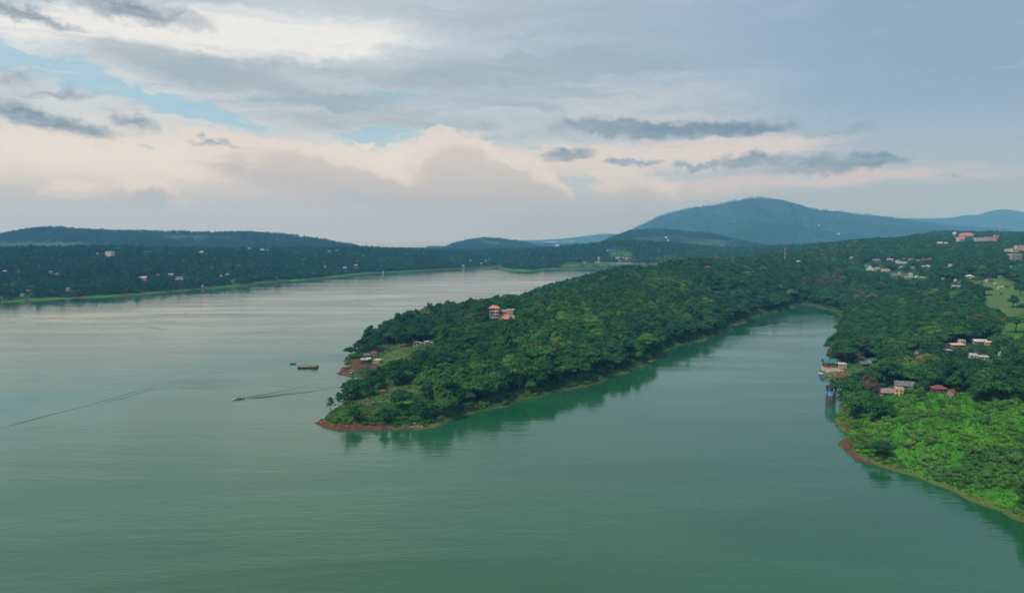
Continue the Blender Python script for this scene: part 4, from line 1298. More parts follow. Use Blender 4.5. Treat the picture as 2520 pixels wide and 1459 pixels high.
# far left shore
for a in [
    (329, 771, 30, 19, 'flat', 'cream', 'white', 'large cream three storey house in the upper trees of the far shore', -10, .7, 3),
    (292, 761, 7, 5, 'gable', 'white', 'white', 'tiny white house left of the large cream one', 0, .8, 1),
    (438, 745, 36, 5, 'shed', 'white', 'white', 'long white building on the skyline of the far shore', 0, .4, 1),
    (602, 758, 20, 8, 'hip', 'pink', 'pink', 'pinkish house on the skyline of the far shore', 10, .7, 1),
    (708, 751, 18, 7, 'flat', 'grey', 'white', 'low grey block left of the tall white one on the skyline', 0, .6, 1),
    (744, 751, 18, 11, 'flat', 'white', 'pink', 'tall white block with pink top among skyline houses', 0, .6, 3),
    (783, 751, 18, 7, 'gable', 'white', 'tin', 'white gabled house right of the tall white block', 10, .7, 1),
    (800, 750, 8, 6, 'gable', 'pink', 'salmon', 'tiny pink house at the right end of the skyline group', 0, .8, 1),
    (15, 815, 15, 7, 'gable', 'mauve', 'tin', 'brownish house with a pale roof at the left picture edge', 20, .7, 1),
    (152, 816, 17, 6, 'flat', 'mauve', 'white', 'brown house with a white roof, left of a pair mid slope', 0, .6, 1),
    (171, 822, 13, 6, 'shed', 'grey', 'white', 'small house with a white roof, right of a pair mid slope', 8, .7, 1),
    (427, 834, 36, 8, 'gable', 'sand', 'pink', 'long sand coloured house with pink roof on the far shore', 0, .5, 1),
    (470, 823, 14, 5, 'shed', 'white', 'tin', 'low white house right above the long sand coloured one', 0, .7, 1),
    (511, 824, 20, 7, 'gable', 'grey', 'tin', 'grey house between the low white one and the hotel block', 10, .7, 1),
    (537, 838, 34, 11, 'flat', 'white', 'mauve', 'long white two storey hotel block above the far shore', 0, .45, 2),
    (660, 829, 10, 7, 'gable', 'pink', 'pink', 'small pink house left of the slanting white roof', 20, .8, 1),
    (679, 824, 13, 7, 'shed', 'white', 'white', 'house with a bright slanting white roof near the far shore', 30, .8, 1),
    (203, 872, 17, 11, 'flat', 'white', 'white', 'white two storey house near the water on the far shore', 0, .8, 2),
    (86, 874, 18, 9, 'gable', 'mauve', 'red', 'house with a brick red roof near the water at left', 10, .7, 1),
    (67, 884, 16, 6, 'shed', 'grey', 'tin', 'low tin shed in front of the brick red roof', 0, .7, 1),
    (4, 893, 8, 6, 'gable', 'white', 'tin', 'white cottage cut by the left picture edge near the water', 0, .8, 1),
    (605, 857, 6, 5, 'gable', 'white', 'white', 'tiny white hut on the green strip of the far shore', 0, .8, 1),
    (695, 842, 13, 6, 'gable', 'grey', 'teal', 'small teal roofed cottage close above the far shore', 0, .7, 1),
    (983, 757, 14, 10, 'flat', 'white', 'slate', 'white three storey house in trees high above the far shore', 0, .7, 3),
    (1005, 751, 5, 5, 'gable', 'white', 'white', 'tiny white house right of the high three storey one', 0, .8, 1),
    (971, 800, 6, 6, 'gable', 'white', 'white', 'tiny white house low in the trees under the three storey one', 0, .8, 1),
    (1030, 805, 15, 8, 'gable', 'white', 'tin', 'white house with grey roof just above the far shore', 12, .7, 1),
    (1063, 799, 16, 9, 'hip', 'red', 'white', 'red walled house with a white roof just above the far shore', 0, .7, 2),
    (1144, 816, 6, 6, 'hip', 'white', 'white', 'white shelter standing at the water line of the far shore', 0, .9, 1),
    (1405, 782, 7, 6, 'gable', 'white', 'tin', 'white house, leftmost of the hamlet beside the far point', 0, .8, 1),
    (1451, 782, 10, 7, 'gable', 'white', 'red', 'white house with red roof in the hamlet beside the far point', 14, .8, 1),
    (1383, 796, 11, 5, 'shed', 'cream', 'tin', 'cream shed close to the water in the hamlet', 0, .7, 1),
    (1437, 789, 7, 4, 'gable', 'white', 'white', 'small white house in the middle of the hamlet', 0, .8, 1),
    (827, 832, 8, 6, 'gable', 'red', 'rust', 'small rusty red house low on the far shore', 0, .8, 1),
]:
    house(far, *a[:8], rot=a[8], ratio=a[9], storeys=a[10], group=LH, top=.55, scale=.66)


# ---- far specks on the slopes behind
def speck(x, y, z, w, h, wall, rcol, label, rot=0, group='houses on the mountain foot'):
    r = thing('house', x, y, z, R(rot), label, 'house', group)
    g = Geo()
    g.box(-w / 2, w / 2, -w * .35, w * .35, -6, h)
    g.obj('wall', paint(wall), r)
    roof_geo('gable', w, w * .7, h, w * .2).obj('roof', paint(rcol), r)


def slope_hit(u, v):
    """first meeting of a sight line with the far hills"""
    dg = bpy.context.evaluated_depsgraph_get()
    d = Vector(ray(u * S, v * S)).normalized()
    o = Vector((0, 0, CAMZ)) + d * 2300
    ok, loc, nrm, fi, ob, mx = scene.ray_cast(dg, o, d, distance=9000)
    return loc if ok else o + d * 1000


for (u, v, w, h, wa, ro, lb, rt) in [
    (1989, 711, 12, 5, 'white', 'white', 'tiny white house, upper of two on the wooded middle hill', 0),
    (1995, 720, 11, 5, 'white', 'tin', 'tiny white house, lower of two on the wooded middle hill', 20),
    (2503, 700, 22, 8, 'white', 'tin', 'white house high on the blue mountain slope', 20),
    (2416, 742, 26, 10, 'white', 'tin', 'white roofed house at the mountain foot, right of its neighbour', 10),
    (2403, 744, 16, 9, 'white', 'white', 'white house at the mountain foot beside a bigger white roof', -10),
    (2327, 753, 28, 8, 'white', 'white', 'long white roof at the mountain foot left of the lattice mast', 0),
    (2387, 745, 20, 10, 'pink', 'tin', 'pinkish house at the mountain foot right of the lattice mast', 0),
    (2446, 674, 14, 8, 'white', 'tin', 'lone pale speck of a house on the upper blue mountain slope', 0),
]:
    p = slope_hit(u, v)
    speck(p.x, p.y, p.z, w, h, wa, ro, lb, R(rt))


# ---- lattice masts
def mast(x, y, z, h, w, label, colours=('red', 'white'), n=8):
    r = thing('lattice_mast', x, y, z, 0.3, label, 'mast', 'lattice masts')
    for k in range(n):
        z0, z1 = h * k / n, h * (k + 1) / n
        w0, w1 = w * (1 - .8 * k / n), w * (1 - .8 * (k + 1) / n)
        g = Geo()
        cs = [(-1, -1), (1, -1), (1, 1), (-1, 1)]
        t = w * .055
        for i in range(4):
            a, b = cs[i], cs[(i + 1) % 4]
            g.tube([(a[0] * w0 / 2, a[1] * w0 / 2, z0), (a[0] * w1 / 2, a[1] * w1 / 2, z1)], [t, t], 4)
            g.tube([(a[0] * w0 / 2, a[1] * w0 / 2, z0), (b[0] * w1 / 2, b[1] * w1 / 2, z1)], [t * .7, t * .7], 4)
            g.tube([(a[0] * w1 / 2, a[1] * w1 / 2, z1), (b[0] * w1 / 2, b[1] * w1 / 2, z1)], [t * .7, t * .7], 4)
        g.obj('lattice_section', paint(colours[k % 2]), r)
    g = Geo()
    for a in range(3):
        g.lathe([(0.5, h * .8 + a * 1.6), (0.5, h * .8 + a * 1.6 + 1.0)], 8, cx=w * .3 * math.cos(a * 2.1), cy=w * .3 * math.sin(a * 2.1))
    g.obj('aerial', paint('white'), r)
    g = Geo()
    g.tube([(0, 0, h), (0, 0, h * 1.12)], [w * .04, w * .02], 5)
    g.obj('spike', paint('grey'), r)


x, y, z = site(2343, 792, near)
mast(x, y, z, 31, 2.6, 'red and white lattice mast rising from the ridge in front of the mountain')
reserve(x, y, z, 4, 30, 4, .4)
x, y, z = site(475, 748, far)
mast(x, y, z, 27, 3.2, 'pale grey lattice mast on the skyline of the far left shore', ('tin', 'grey'))
p = slope_hit(2225, 596)
mast(p.x, p.y, p.z - 1, 30, 5.0, 'thin mast on the summit of the big mountain', ('grey', 'grey'), 6)

# ---- white dome tank on the hilltop
x, y, z = site(2850, 707, near)
r = thing('dome_tank', x, y, z, 0, 'round white ball shaped dome on the hilltop left of the institute', 'dome')
g = Geo()
g.lathe([(0.01, 3)] + [(6.0 * math.sin(a), 9 - 6.0 * math.cos(a)) for a in np.linspace(.25, math.pi - .01, 14)], 24)
g.obj('dome', paint('white'), r, True)
g = Geo()
g.lathe([(3.2, -2), (2.8, 3.6)], 16)
g.obj('base', paint('concrete'), r)
reserve(x, y, z, 12, 15, 12, .1)

# ---- blue signboard on the green mound
x, y, z = site(1823, 752, far)
r = thing('signboard', x, y, z, R(6), 'long blue signboard with a white emblem on the grassy mound', 'sign')
k = y / 2036.7
bw, bh = 26 * k, 7.5 * k
g = Geo()
g.box(-bw / 2, bw / 2, -.15, .15, 1.5, 1.5 + bh)
g.obj('board', surf('sign_blue', (.012, .07, .42, 1), .5, .1), r)
g = Geo()
cxs = -bw / 2 + bh * .55
for i in range(12):
    a0, a1 = i * math.pi / 6, (i + 1) * math.pi / 6
    g.quad([(cxs, -.17, 1.5 + bh / 2), (cxs + bh * .3 * math.cos(a0), -.17, 1.5 + bh / 2 + bh * .3 * math.sin(a0)), (cxs + bh * .3 * math.cos(a1), -.17, 1.5 + bh / 2 + bh * .3 * math.sin(a1))])
g.obj('emblem', paint('white'), r)
g = Geo()
rs = random.Random(4)
for zz, x0, x1 in ((.62, -.22, .46), (.32, -.05, .28)):
    xx = x0 * bw
    while xx < x1 * bw:
        wl = rs.uniform(.35, .9)
        g.box(xx, xx + wl, -.19, -.15, 1.5 + bh * (zz - .08), 1.5 + bh * (zz + .06))
        xx += wl + .25
g.obj('lettering', paint('white'), r)
for s in (-.4, 0, .4):
    g = Geo()
    g.tube([(s * bw, .3, -1.5), (s * bw, .3, 1.5 + bh)], [.12, .12], 6)
    g.obj('post', paint('grey'), r)
reserve(x, y, z, bw, bh + 2, 4, .1)

# ---- lakeside road at the foot of the rock cut, with its pale wall
pts = []
for u, v in [(1690, 789), (1736, 789), (1790, 788), (1850, 787), (1896, 785), (1950, 784), (2040, 783)]:
    d = ray(u * S, v * S)
    D = 2190 + (u - 1736) * 0.12
    pts.append((d[0] / d[1] * D, D, 6.5))
g, rg = Geo(), Geo()
for a, b in zip(pts[:-1], pts[1:]):
    g.quad([(a[0], a[1] - .5, -1), (b[0], b[1] - .5, -1), (b[0], b[1] - .5, 8.6), (a[0], a[1] - .5, 8.6)])
    g.quad([(a[0], a[1] - .5, 8.6), (b[0], b[1] - .5, 8.6), (b[0], b[1], 8.6), (a[0], a[1], 8.6)])
    g.quad([(a[0], a[1], 8.6), (b[0], b[1], 8.6), (b[0], b[1], -1), (a[0], a[1], -1)])
    rg.quad([(a[0], a[1] + .1, 7.6), (b[0], b[1] + .1, 7.6), (b[0], b[1] + 8, 7.6), (a[0], a[1] + 8, 7.6)])
tag(g.obj('retaining_wall', paint('concrete')), 'long pale retaining wall of the lakeside road under the rock cut', 'wall')
tag(rg.obj('road', surf('asphalt', (.06, .06, .06, 1), .9)), kind='structure')
ROADW = pts
u0, u1 = 1690 * S, 1960 * S
CLEAR.append((u0, u1, 781.5 * S, 790 * S, 2200))
# ------------------------------------------------------------------ hotel on the peninsula
def build_hotel():
    x, y, z = site(1476, 958, near)
    k = y / 2036.7                      # metres per picture unit there
    r = thing('hotel', x, y, z, R(-4), 'cream hotel with salmon red hipped roof and open balconies on the peninsula', 'hotel')
    W, H, Dp = 28 * k, 39 * k, 14 * k * 1.2
    sh = H / 4.0
    g = Geo()                           # corner block: the frame of the open storeys
    for zz in range(5):
        g.box(-W / 2, W / 2, -Dp / 2, Dp / 2, sh * zz - .25 + (0.0 if zz else -1.5), sh * zz)
    g.box(-W / 2 + .4, W / 2 - .4, -Dp / 2 + 2.2, Dp / 2 - .1, .001, H - .3)
    g.obj('wall', paint('cream'), r)
    for i in range(5):
        p = Geo()
        xx = -W / 2 + .25 + (W - .5) * i / 4
        p.box(xx - .2, xx + .2, -Dp / 2 + .02, -Dp / 2 + .42, -2.0, H - .26)
        p.obj('column', paint('white' if i < 3 else 'mauve'), r)
    for s in range(4):
        for i in range(3):
            add_window(r, -W / 2 + W * (i + .5) / 3, -Dp / 2 + 2.2, sh * s + .9, 2.0, 1.7)
        if s:
            b = Geo()
            b.box(-W / 2 + .1, W / 2 - .1, -Dp / 2 - .12, -Dp / 2 - .02, sh * s + .02, sh * s + .95)
            b.obj('balcony', paint('white' if s < 3 else 'cream'), r)
    t = Geo()
    t.box(-W / 2 + 1.2, -W / 2 + 3.6, -Dp / 2 - .2, -Dp / 2 - .13, sh * 2 + .2, sh * 3 - .2)
    t.obj('awning', paint('green'), r)
    pn = Geo()
    pn.box(W * .02, W / 2 - .02, -Dp / 2 - .26, -Dp / 2 - .125, sh * 3 - .4, H - .6)
    pn.obj('panel', paint('cream'), r)
    roof_geo('hip', W, Dp, H + .3, 7.5 * k, 1.2, .3).obj('roof', paint('salmon'), r)
    # long wing behind, with brown timber framing
    wl, wh = 50 * k, 17 * k
    x0, z0 = W / 2 + .01, 20 * k
    g = Geo()
    g.box(x0, x0 + wl, -Dp / 2 + 2.5, Dp / 2, 0, z0 + wh * .72)
    g.box(x0 + wl * .50, x0 + wl * .62, -Dp / 2 + 2.0, Dp / 2 - 1, z0 - 2, z0 + wh * .98)
    g.box(x0 + wl * .64, x0 + wl * .76, -Dp / 2 + 1.2, Dp / 2 - 1, z0 - 3, z0 + wh * .92)
    g.box(x0 + wl * .80, x0 + wl, -Dp / 2 + 1.8, Dp / 2 - 1, z0 - 4, z0 + wh * .96)
    g.obj('wing', paint('cream'), r)
    for i in range(5):
        t = Geo()
        xx = x0 + wl * (.05 + i * .105)
        t.box(xx, xx + .35, -Dp / 2 + 2.3, -Dp / 2 + 2.49, z0 - 2, z0 + wh * .68)
        t.obj('timber', paint('rust'), r)
    for zz in (z0 + wh * .40, z0 - .4):
        t = Geo()
        t.box(x0, x0 + wl * .5, -Dp / 2 + 2.36, -Dp / 2 + 2.48, zz, zz + .3)
        t.obj('timber', paint('rust'), r)
    for i in range(4):
        add_window(r, x0 + wl * (.10 + i * .105), -Dp / 2 + 2.5, z0 + .4, 1.3, 1.5)
    for i, fx in enumerate((.57, .69, .86, .94)):
        for zz in (z0 + .2, z0 + wh * .5):
            add_window(r, x0 + wl * fx, -Dp / 2 + (2.0, 1.2, 1.8, 1.8)[i], zz, .9, 1.4)
    # low salmon roof in front of the wing
    rf = Geo()
    a, b = x0 + wl * .30, x0 + wl * .66
    rf.box(a + .3, b - .3, -Dp / 2 - 4.5, -Dp / 2 + 2.2, -1, 9.5 * k)
    rf.obj('annexe', paint('pink'), r)
    rf = Geo()
    rf.quad([(a, -Dp / 2 - 6, 9.6 * k), (b, -Dp / 2 - 6, 9.6 * k), (b, -Dp / 2 + 1.9, 19 * k), (a, -Dp / 2 + 1.9, 19 * k)])
    rf.quad([(a, -Dp / 2 - 6, 9.3 * k), (a, -Dp / 2 + 1.9, 18.7 * k), (b, -Dp / 2 + 1.9, 18.7 * k), (b, -Dp / 2 - 6, 9.3 * k)])
    rf.quad([(a, -Dp / 2 - 6, 9.3 * k), (b, -Dp / 2 - 6, 9.3 * k), (b, -Dp / 2 - 6, 9.6 * k), (a, -Dp / 2 - 6, 9.6 * k)])
    rf.obj('annexe_roof', paint('salmon'), r)
    reserve(x, y, z, W, H, Dp, .3)
    xw = x + W / 2 + wl / 2
    u, v1 = project(xw, y, z + 8 * k)
    CLEAR.append((u - wl / 2 / y * 1678, u + wl * .36 / y * 1678, v1 - 28 * S, v1, y - 4))
    EXCL.append((xw, y, wl * .45))


build_hotel()


# ------------------------------------------------------------------ intake tower in the water
def build_tower():
    x, y = P0(2480 * S, 1199 * S)
    r = thing('intake_tower', x, y, 0, R(25), 'round blue intake tower with flaking paint standing in the water', 'tower')
    k = y / 2036.7
    rad, H = 13.3 * k, 50 * k
    m, T = new_mat('flaking_blue_paint')
    tc = T.n('ShaderNodeTexCoord')
    n1 = T.noise(T.mapping(tc.outputs['Object'], scale=(1, 1, .6)), .9, 6, .65).outputs['Fac']
    n2 = T.noise(tc.outputs['Object'], .35, 5, .6).outputs['Fac']
    sp = T.n('ShaderNodeSeparateXYZ', ins={0: tc.outputs['Object']})
    c = T.mix(T.mr(n2, .4, .62), (.008, .045, .15, 1), (.022, .09, .25, 1))
    c = T.mix(T.m('MULTIPLY', T.mr(n1, .52, .60), T.mr(sp.outputs[2], H * .30, H * .5)), c, (.42, .52, .62, 1))
    c = T.mix(T.mr(n1, .40, .33), c, (.02, .03, .05, 1))
    b = T.n('ShaderNodeBsdfPrincipled', ins={'Base Color': c, 'Roughness': .8})
    finish(T, b)
    g = Geo()
    g.lathe([(rad, H * .30), (rad, H * .92)], 32)
    g.obj('shaft', m, r, True)
    g = Geo()
    g.lathe([(rad * 1.04, -6), (rad * 1.03, H * .30), (rad, H * .301)], 32, cap=False)
    g.obj('base', surf('stained_concrete', (.065, .048, .046, 1), .9, .5, .8, stain=(.03, .025, .03, 1)), r, True)
    g = Geo()
    g.lathe([(rad, H * .92), (rad * 1.10, H * .925), (rad * 1.10, H * .97), (rad * .95, H * .985), (.02, H)], 32)
    g.obj('roof', surf('tarred_roof', (.05, .04, .05, 1), .9, .4), r)
    for zz in (.56, .61):
        g = Geo()
        g.lathe([(rad * 1.0, H * zz), (rad * 1.05, H * zz), (rad * 1.05, H * (zz + .015)), (rad * 1.0, H * (zz + .016))], 32, cap=False)
        g.obj('ring', paint('sky_blue'), r)
    for a in range(6):
        an = R(-130 + a * 60)
        o = Geo()
        o.box(-.7, .7, -.12, .3, 0, 2.2)
        w = o.obj('opening', paint('dark'), r)
        w.location = (rad * math.cos(an), rad * math.sin(an), H * .70)
        w.rotation_euler = (0, 0, an + math.pi / 2)
    lad = Geo()
    for s in (-.3, .3):
        lad.tube([(s, 0, -1), (s, 0, H * .95)], [.05, .05], 5)
    for i in range(24):
        lad.tube([(-.3, 0, i * H / 25), (.3, 0, i * H / 25)], [.035, .035], 4)
    l = lad.obj('ladder', paint('rust'), r)
    an = R(-60)
    l.location = (rad * 1.12 * math.cos(an), rad * 1.12 * math.sin(an), 0)
    l.rotation_euler = (0, 0, an + math.pi / 2)
    reserve(x, y, 0, rad * 2.2, H, None, .0)


build_tower()


# ------------------------------------------------------------------ lakeside resort
def build_resort():
    # terrace
    x, y, z = site(2486, 1104, near)
    z = max(z, 2.2)
    k = y / 2036.7
    r = thing('terrace', x, y, z, R(-6), 'orange paved terrace with a white parapet over the right bank', 'terrace')
    W, Dp = 46 * k, 11.5
    g = Geo()
    g.box(-W / 2, W / 2, -Dp / 2, Dp / 2, -2.8, .6)
    g.obj('deck', paint('orange'), r)
    g = Geo()
    g.box(-W / 2 - .3, W / 2, -Dp / 2 - .35, -Dp / 2 - .02, -2.8, 1.3)
    g.box(-W / 2 - .35, -W / 2 - .02, -Dp / 2, Dp / 2, -2.8, 1.3)
    g.obj('parapet', paint('white'), r)
    for i in range(9):
        b = Geo()
        b.box(-W / 2 + i * W / 9, -W / 2 + i * W / 9 + .25, Dp / 2 - .3, Dp / 2, .6, 1.8)
        b.obj('post', paint('wood'), r)
    b = Geo()
    b.box(-W / 2, W / 2, Dp / 2 - .22, Dp / 2 - .08, 1.8, 1.95)
    b.obj('rail', paint('wood'), r)
    reserve(x, y, z, W, 4, 10, 0)
    zt = z + .6
    # round clipped tree on the terrace is planted later
    # pavilion with the teal gable
    px, py = x + 8 * k, y + 9.5
    p = thing('pavilion', px, py, zt - .6, R(-8), 'open pavilion with a teal green gable roof on the terrace', 'pavilion')
    W2, D2, H2 = 33 * k, 6.5, 4.2
    g = Geo()
    g.box(-W2 / 2, W2 / 2, -D2 / 2, D2 / 2, -2.5, .6)
    g.obj('base', paint('brown'), p)
    roof_geo('gable', W2, D2, H2, 2.2, .8, .2).obj('roof', paint('teal'), p)
    g = Geo()
    g.box(-W2 / 2 + .3, W2 / 2 - .3, D2 / 2 - .4, D2 / 2 - .1, .6, H2 - .2)
    g.box(-W2 / 2 * .2, W2 / 2 - .3, -.2, D2 / 2 - .41, .6, H2 - .3)
    g.obj('wall', paint('rust'), p)
    for i in range(6):
        c = Geo()
        xx = -W2 / 2 + .3 + i * (W2 - .6) / 5
        c.box(xx - .14, xx + .14, -D2 / 2 + .1, -D2 / 2 + .38, .6, H2 - .35)
        c.obj('post', paint('sky_blue'), p)
    reserve(px, py, z, W2 + 1, 6.5, 8, 0.1)
    # white colonnade
    px, py = x + 36 * k, y + 4.5
    p = thing('colonnade', px, py, zt - .6, R(-10), 'white pavilion with square columns beside the teal gable', 'pavilion')
    W3, D3, H3 = 24 * k, 5.0, 4.0
    g = Geo()
    g.box(-W3 / 2, W3 / 2, -D3 / 2, D3 / 2, -2.8, .5)
    g.obj('base', paint('white'), p)
    g = Geo()
    g.box(-W3 / 2 - .2, W3 / 2 + .2, -D3 / 2 - .2, D3 / 2 + .2, H3 - .6, H3)
    g.obj('roof', paint('white'), p)
    g = Geo()
    g.box(-W3 / 2 + .3, W3 / 2 - .3, D3 / 2 - 1.2, D3 / 2 - .2, .5, H3 - .61)
    g.obj('wall', paint('dark'), p)
    for i in range(7):
        c = Geo()
        xx = -W3 / 2 + .2 + i * (W3 - .4) / 6
        c.box(xx - .2, xx + .2, -D3 / 2 + .05, -D3 / 2 + .45, .5, H3 - .61)
        c.obj('column', paint('white'), p)
    reserve(px, py, z, W3, 4.5, 6, 0.0)
    # stairs down to the jetty
    sx, sy, sz = site(2521, 1122, near)
    p = thing('stairs', sx, sy, max(sz, .6), R(8), 'brown garden stairs running down from the terrace to the jetty', 'stairs')
    for i in range(14):
        s = Geo()
        s.box(-1.8, 1.8, -7 + i * 1.0, -7 + i * 1.0 + .98, -2.5, i * .2 - 1.0)
        s.obj('step', paint('rust'), p)
    for s_ in (-1, 1):
        s = Geo()
        s.quad([(s_ * 1.95 - .14, -7, -.5), (s_ * 1.95 + .14, -7, -.5), (s_ * 1.95 + .14, 7, 2.4), (s_ * 1.95 - .14, 7, 2.4)])
        s.quad([(s_ * 1.95 - .14, -7, -3), (s_ * 1.95 - .14, -7, -.5), (s_ * 1.95 - .14, 7, 2.4), (s_ * 1.95 - .14, 7, -1)])
        s.quad([(s_ * 1.95 + .14, -7, -3), (s_ * 1.95 + .14, 7, -1), (s_ * 1.95 + .14, 7, 2.4), (s_ * 1.95 + .14, -7, -.5)])
        s.obj('side_wall', paint('wood'), p)
    reserve(sx, sy, max(sz, 0), 6, 3.2, 15, 0)
    # jetty of rusty planks
    jx, jy = P0(2466, 1) if False else P0(2470 * S, 1125 * S)
    p = thing('jetty', jx, jy, .35, R(4), 'rusty red plank jetty reaching out to the blue boat', 'jetty')
    L = 30 * k
    for i in range(26):
        s = Geo()
        s.box(-L / 2 + i * L / 26, -L / 2 + (i + .9) * L / 26, -1.1, 1.1, .1, .2 + (i % 3) * .012)
        s.obj('plank', paint('orange'), p)
    for s_ in (-.9, .9):
        s = Geo()
        s.box(-L / 2, L / 2, s_ - .12, s_ + .12, -.14, .098)
        s.obj('beam', paint('rust'), p)
    for i in range(5):
        for s_ in (-1.0, 1.0):
            s = Geo()
            s.tube([(-L / 2 + .4 + i * (L - .8) / 4, s_, -4), (-L / 2 + .4 + i * (L - .8) / 4, s_, .9)], [.12, .12], 7)
            s.obj('pile', paint('wood'), p)
    # slipway
    qx, qy = P0(2500 * S, 1126 * S)
    # floating raft
    fx, fy = P0(2505 * S, 1133 * S)
    p = thing('raft', fx, fy, 0, R(28), 'flat grey floating raft with pink edges moored near the tower', 'raft')
    s = Geo()
    s.box(-4.6, 4.6, -1.9, 1.9, -.3, .25)
    s.obj('float', paint('mauve'), p)
    for i in range(12):
        s = Geo()
        s.box(-4.5 + i * .75, -4.5 + i * .75 + .7, -1.8, 1.8, .252, .36)
        s.obj('plank', paint('concrete' if i % 4 else 'white'), p)
    # blue boat with a canopy
    bx, by = P0(2452 * S, 1124 * S)
    hull_boat('passenger_boat', bx, by, 6.2, 2.5, R(95), 'blue boat with a pale canopy moored at the end of the rusty jetty', 'sky_blue', canopy=True, deck='blue')
    # low garden steps on the lawn
    for i, (u, v, w, lb) in enumerate([(2500, 1107, 20, 'curved orange garden path on the upper lawn of the resort'), (2502, 1117, 22, 'curved orange garden path on the lower lawn near the jetty')]):
        gx_, gy_, gz_ = site(u, v, near)
        p = Geo()
        n = 10
        for j in range(n):
            a0, a1 = -1 + 2 * j / n, -1 + 2 * (j + 1) / n
            p.box(a0 * w * k / 2, a1 * w * k / 2 - .03, -.8 - .9 * math.cos(a0 * 1.5), .8 - .9 * math.cos(a0 * 1.5), -1.0, .25)
        o = p.obj('garden_path', paint('sand'))
        o.location = (gx_, gy_, gz_)
        tag(o, lb, 'path')


# ------------------------------------------------------------------ boats
def hull_boat(name, x, y, L, B, rot, label, hullc='white', canopy=False, deck='wood', group=None, z=0.0, cat='boat', screen=False, tilt=0.0):
    r = thing(name, x, y, z, rot, label, cat, group)
    r.rotation_euler = (tilt, 0, rot)
    n = 12
    g = Geo()
    rows = []
    for i in range(n + 1):
        t = i / n
        xx = -L / 2 + L * t
        w = B / 2 * (0.86 + .14 * math.sin(min(1, t * 2) * math.pi / 2)) * (1 - max(0, (t - .45) / .55) ** 2.2) + .02
        sheer = .62 + .35 * max(0, t - .4) ** 1.5
        rows.append([(xx, -w, sheer), (xx, -w * .78, -.05), (xx, 0, -.28 + .3 * max(0, t - .7)), (xx, w * .78, -.05), (xx, w, sheer)])
    b = len(g.v)
    for rw in rows:
        g.v += rw
        g.a += [.5] * 5
    for i in range(n):
        for j in range(4):
            g.f.append((b + i * 5 + j, b + (i + 1) * 5 + j, b + (i + 1) * 5 + j + 1, b + i * 5 + j + 1))
    g.f.append((b, b + 1, b + 2, b + 3, b + 4))
    g.obj('hull', paint(hullc), r)
    d = Geo()
    for i in range(n):
        a, c = rows[i], rows[i + 1]
        k = .45 if i < n * .62 else .96
        d.quad([(a[0][0], a[0][1] * .93, a[0][2] * k), (c[0][0], c[0][1] * .93, c[0][2] * k), (c[0][0], c[4][1] * .93, c[4][2] * k), (a[0][0], a[4][1] * .93, a[4][2] * k)])
    d.obj('deck', paint(deck), r)
    for i in range(3):
        s = Geo()
        s.box(-L * .32 + i * L * .17, -L * .32 + i * L * .17 + .4, -B * .36, B * .36, .24, .5)
        s.obj('seat', paint('wood' if deck != 'wood' else 'cream'), r)
    if screen:
        s = Geo()
        s.quad([(L * .16, -B * .36, .62), (L * .16, B * .36, .62), (L * .08, B * .30, 1.12), (L * .08, -B * .30, 1.12)])
        s.quad([(L * .165, -B * .36, .62), (L * .085, -B * .30, 1.12), (L * .085, B * .30, 1.12), (L * .165, B * .36, .62)])
        s.obj('windscreen', paint('glass'), r)
        s = Geo()
        s.box(-L / 2 - .45, -L / 2 - .02, -.22, .22, -.2, .95)
        s.obj('outboard_motor', paint('dark'), r)
    if canopy:
        for sx in (-.38, .02, .30):
            for sy in (-1, 1):
                s = Geo()
                s.tube([(sx * L, sy * B * .42, .55), (sx * L, sy * B * .42, 2.3)], [.05, .05], 5)
                s.obj('post', paint('white'), r)
        s = Geo()
        m_ = 6
        for j in range(m_):
            a0, a1 = -1 + 2 * j / m_, -1 + 2 * (j + 1) / m_
            f = lambda a: 2.3 + .35 * (1 - a * a)
            s.quad([(-L * .43, a0 * B * .52, f(a0)), (L * .36, a0 * B * .52, f(a0)), (L * .36, a1 * B * .52, f(a1)), (-L * .43, a1 * B * .52, f(a1))])
            s.quad([(-L * .43, a0 * B * .52, f(a0) - .06), (-L * .43, a1 * B * .52, f(a1) - .06), (L * .36, a1 * B * .52, f(a1) - .06), (L * .36, a0 * B * .52, f(a0) - .06)])
        s.obj('canopy', paint('white'), r)
    return r


build_resort()


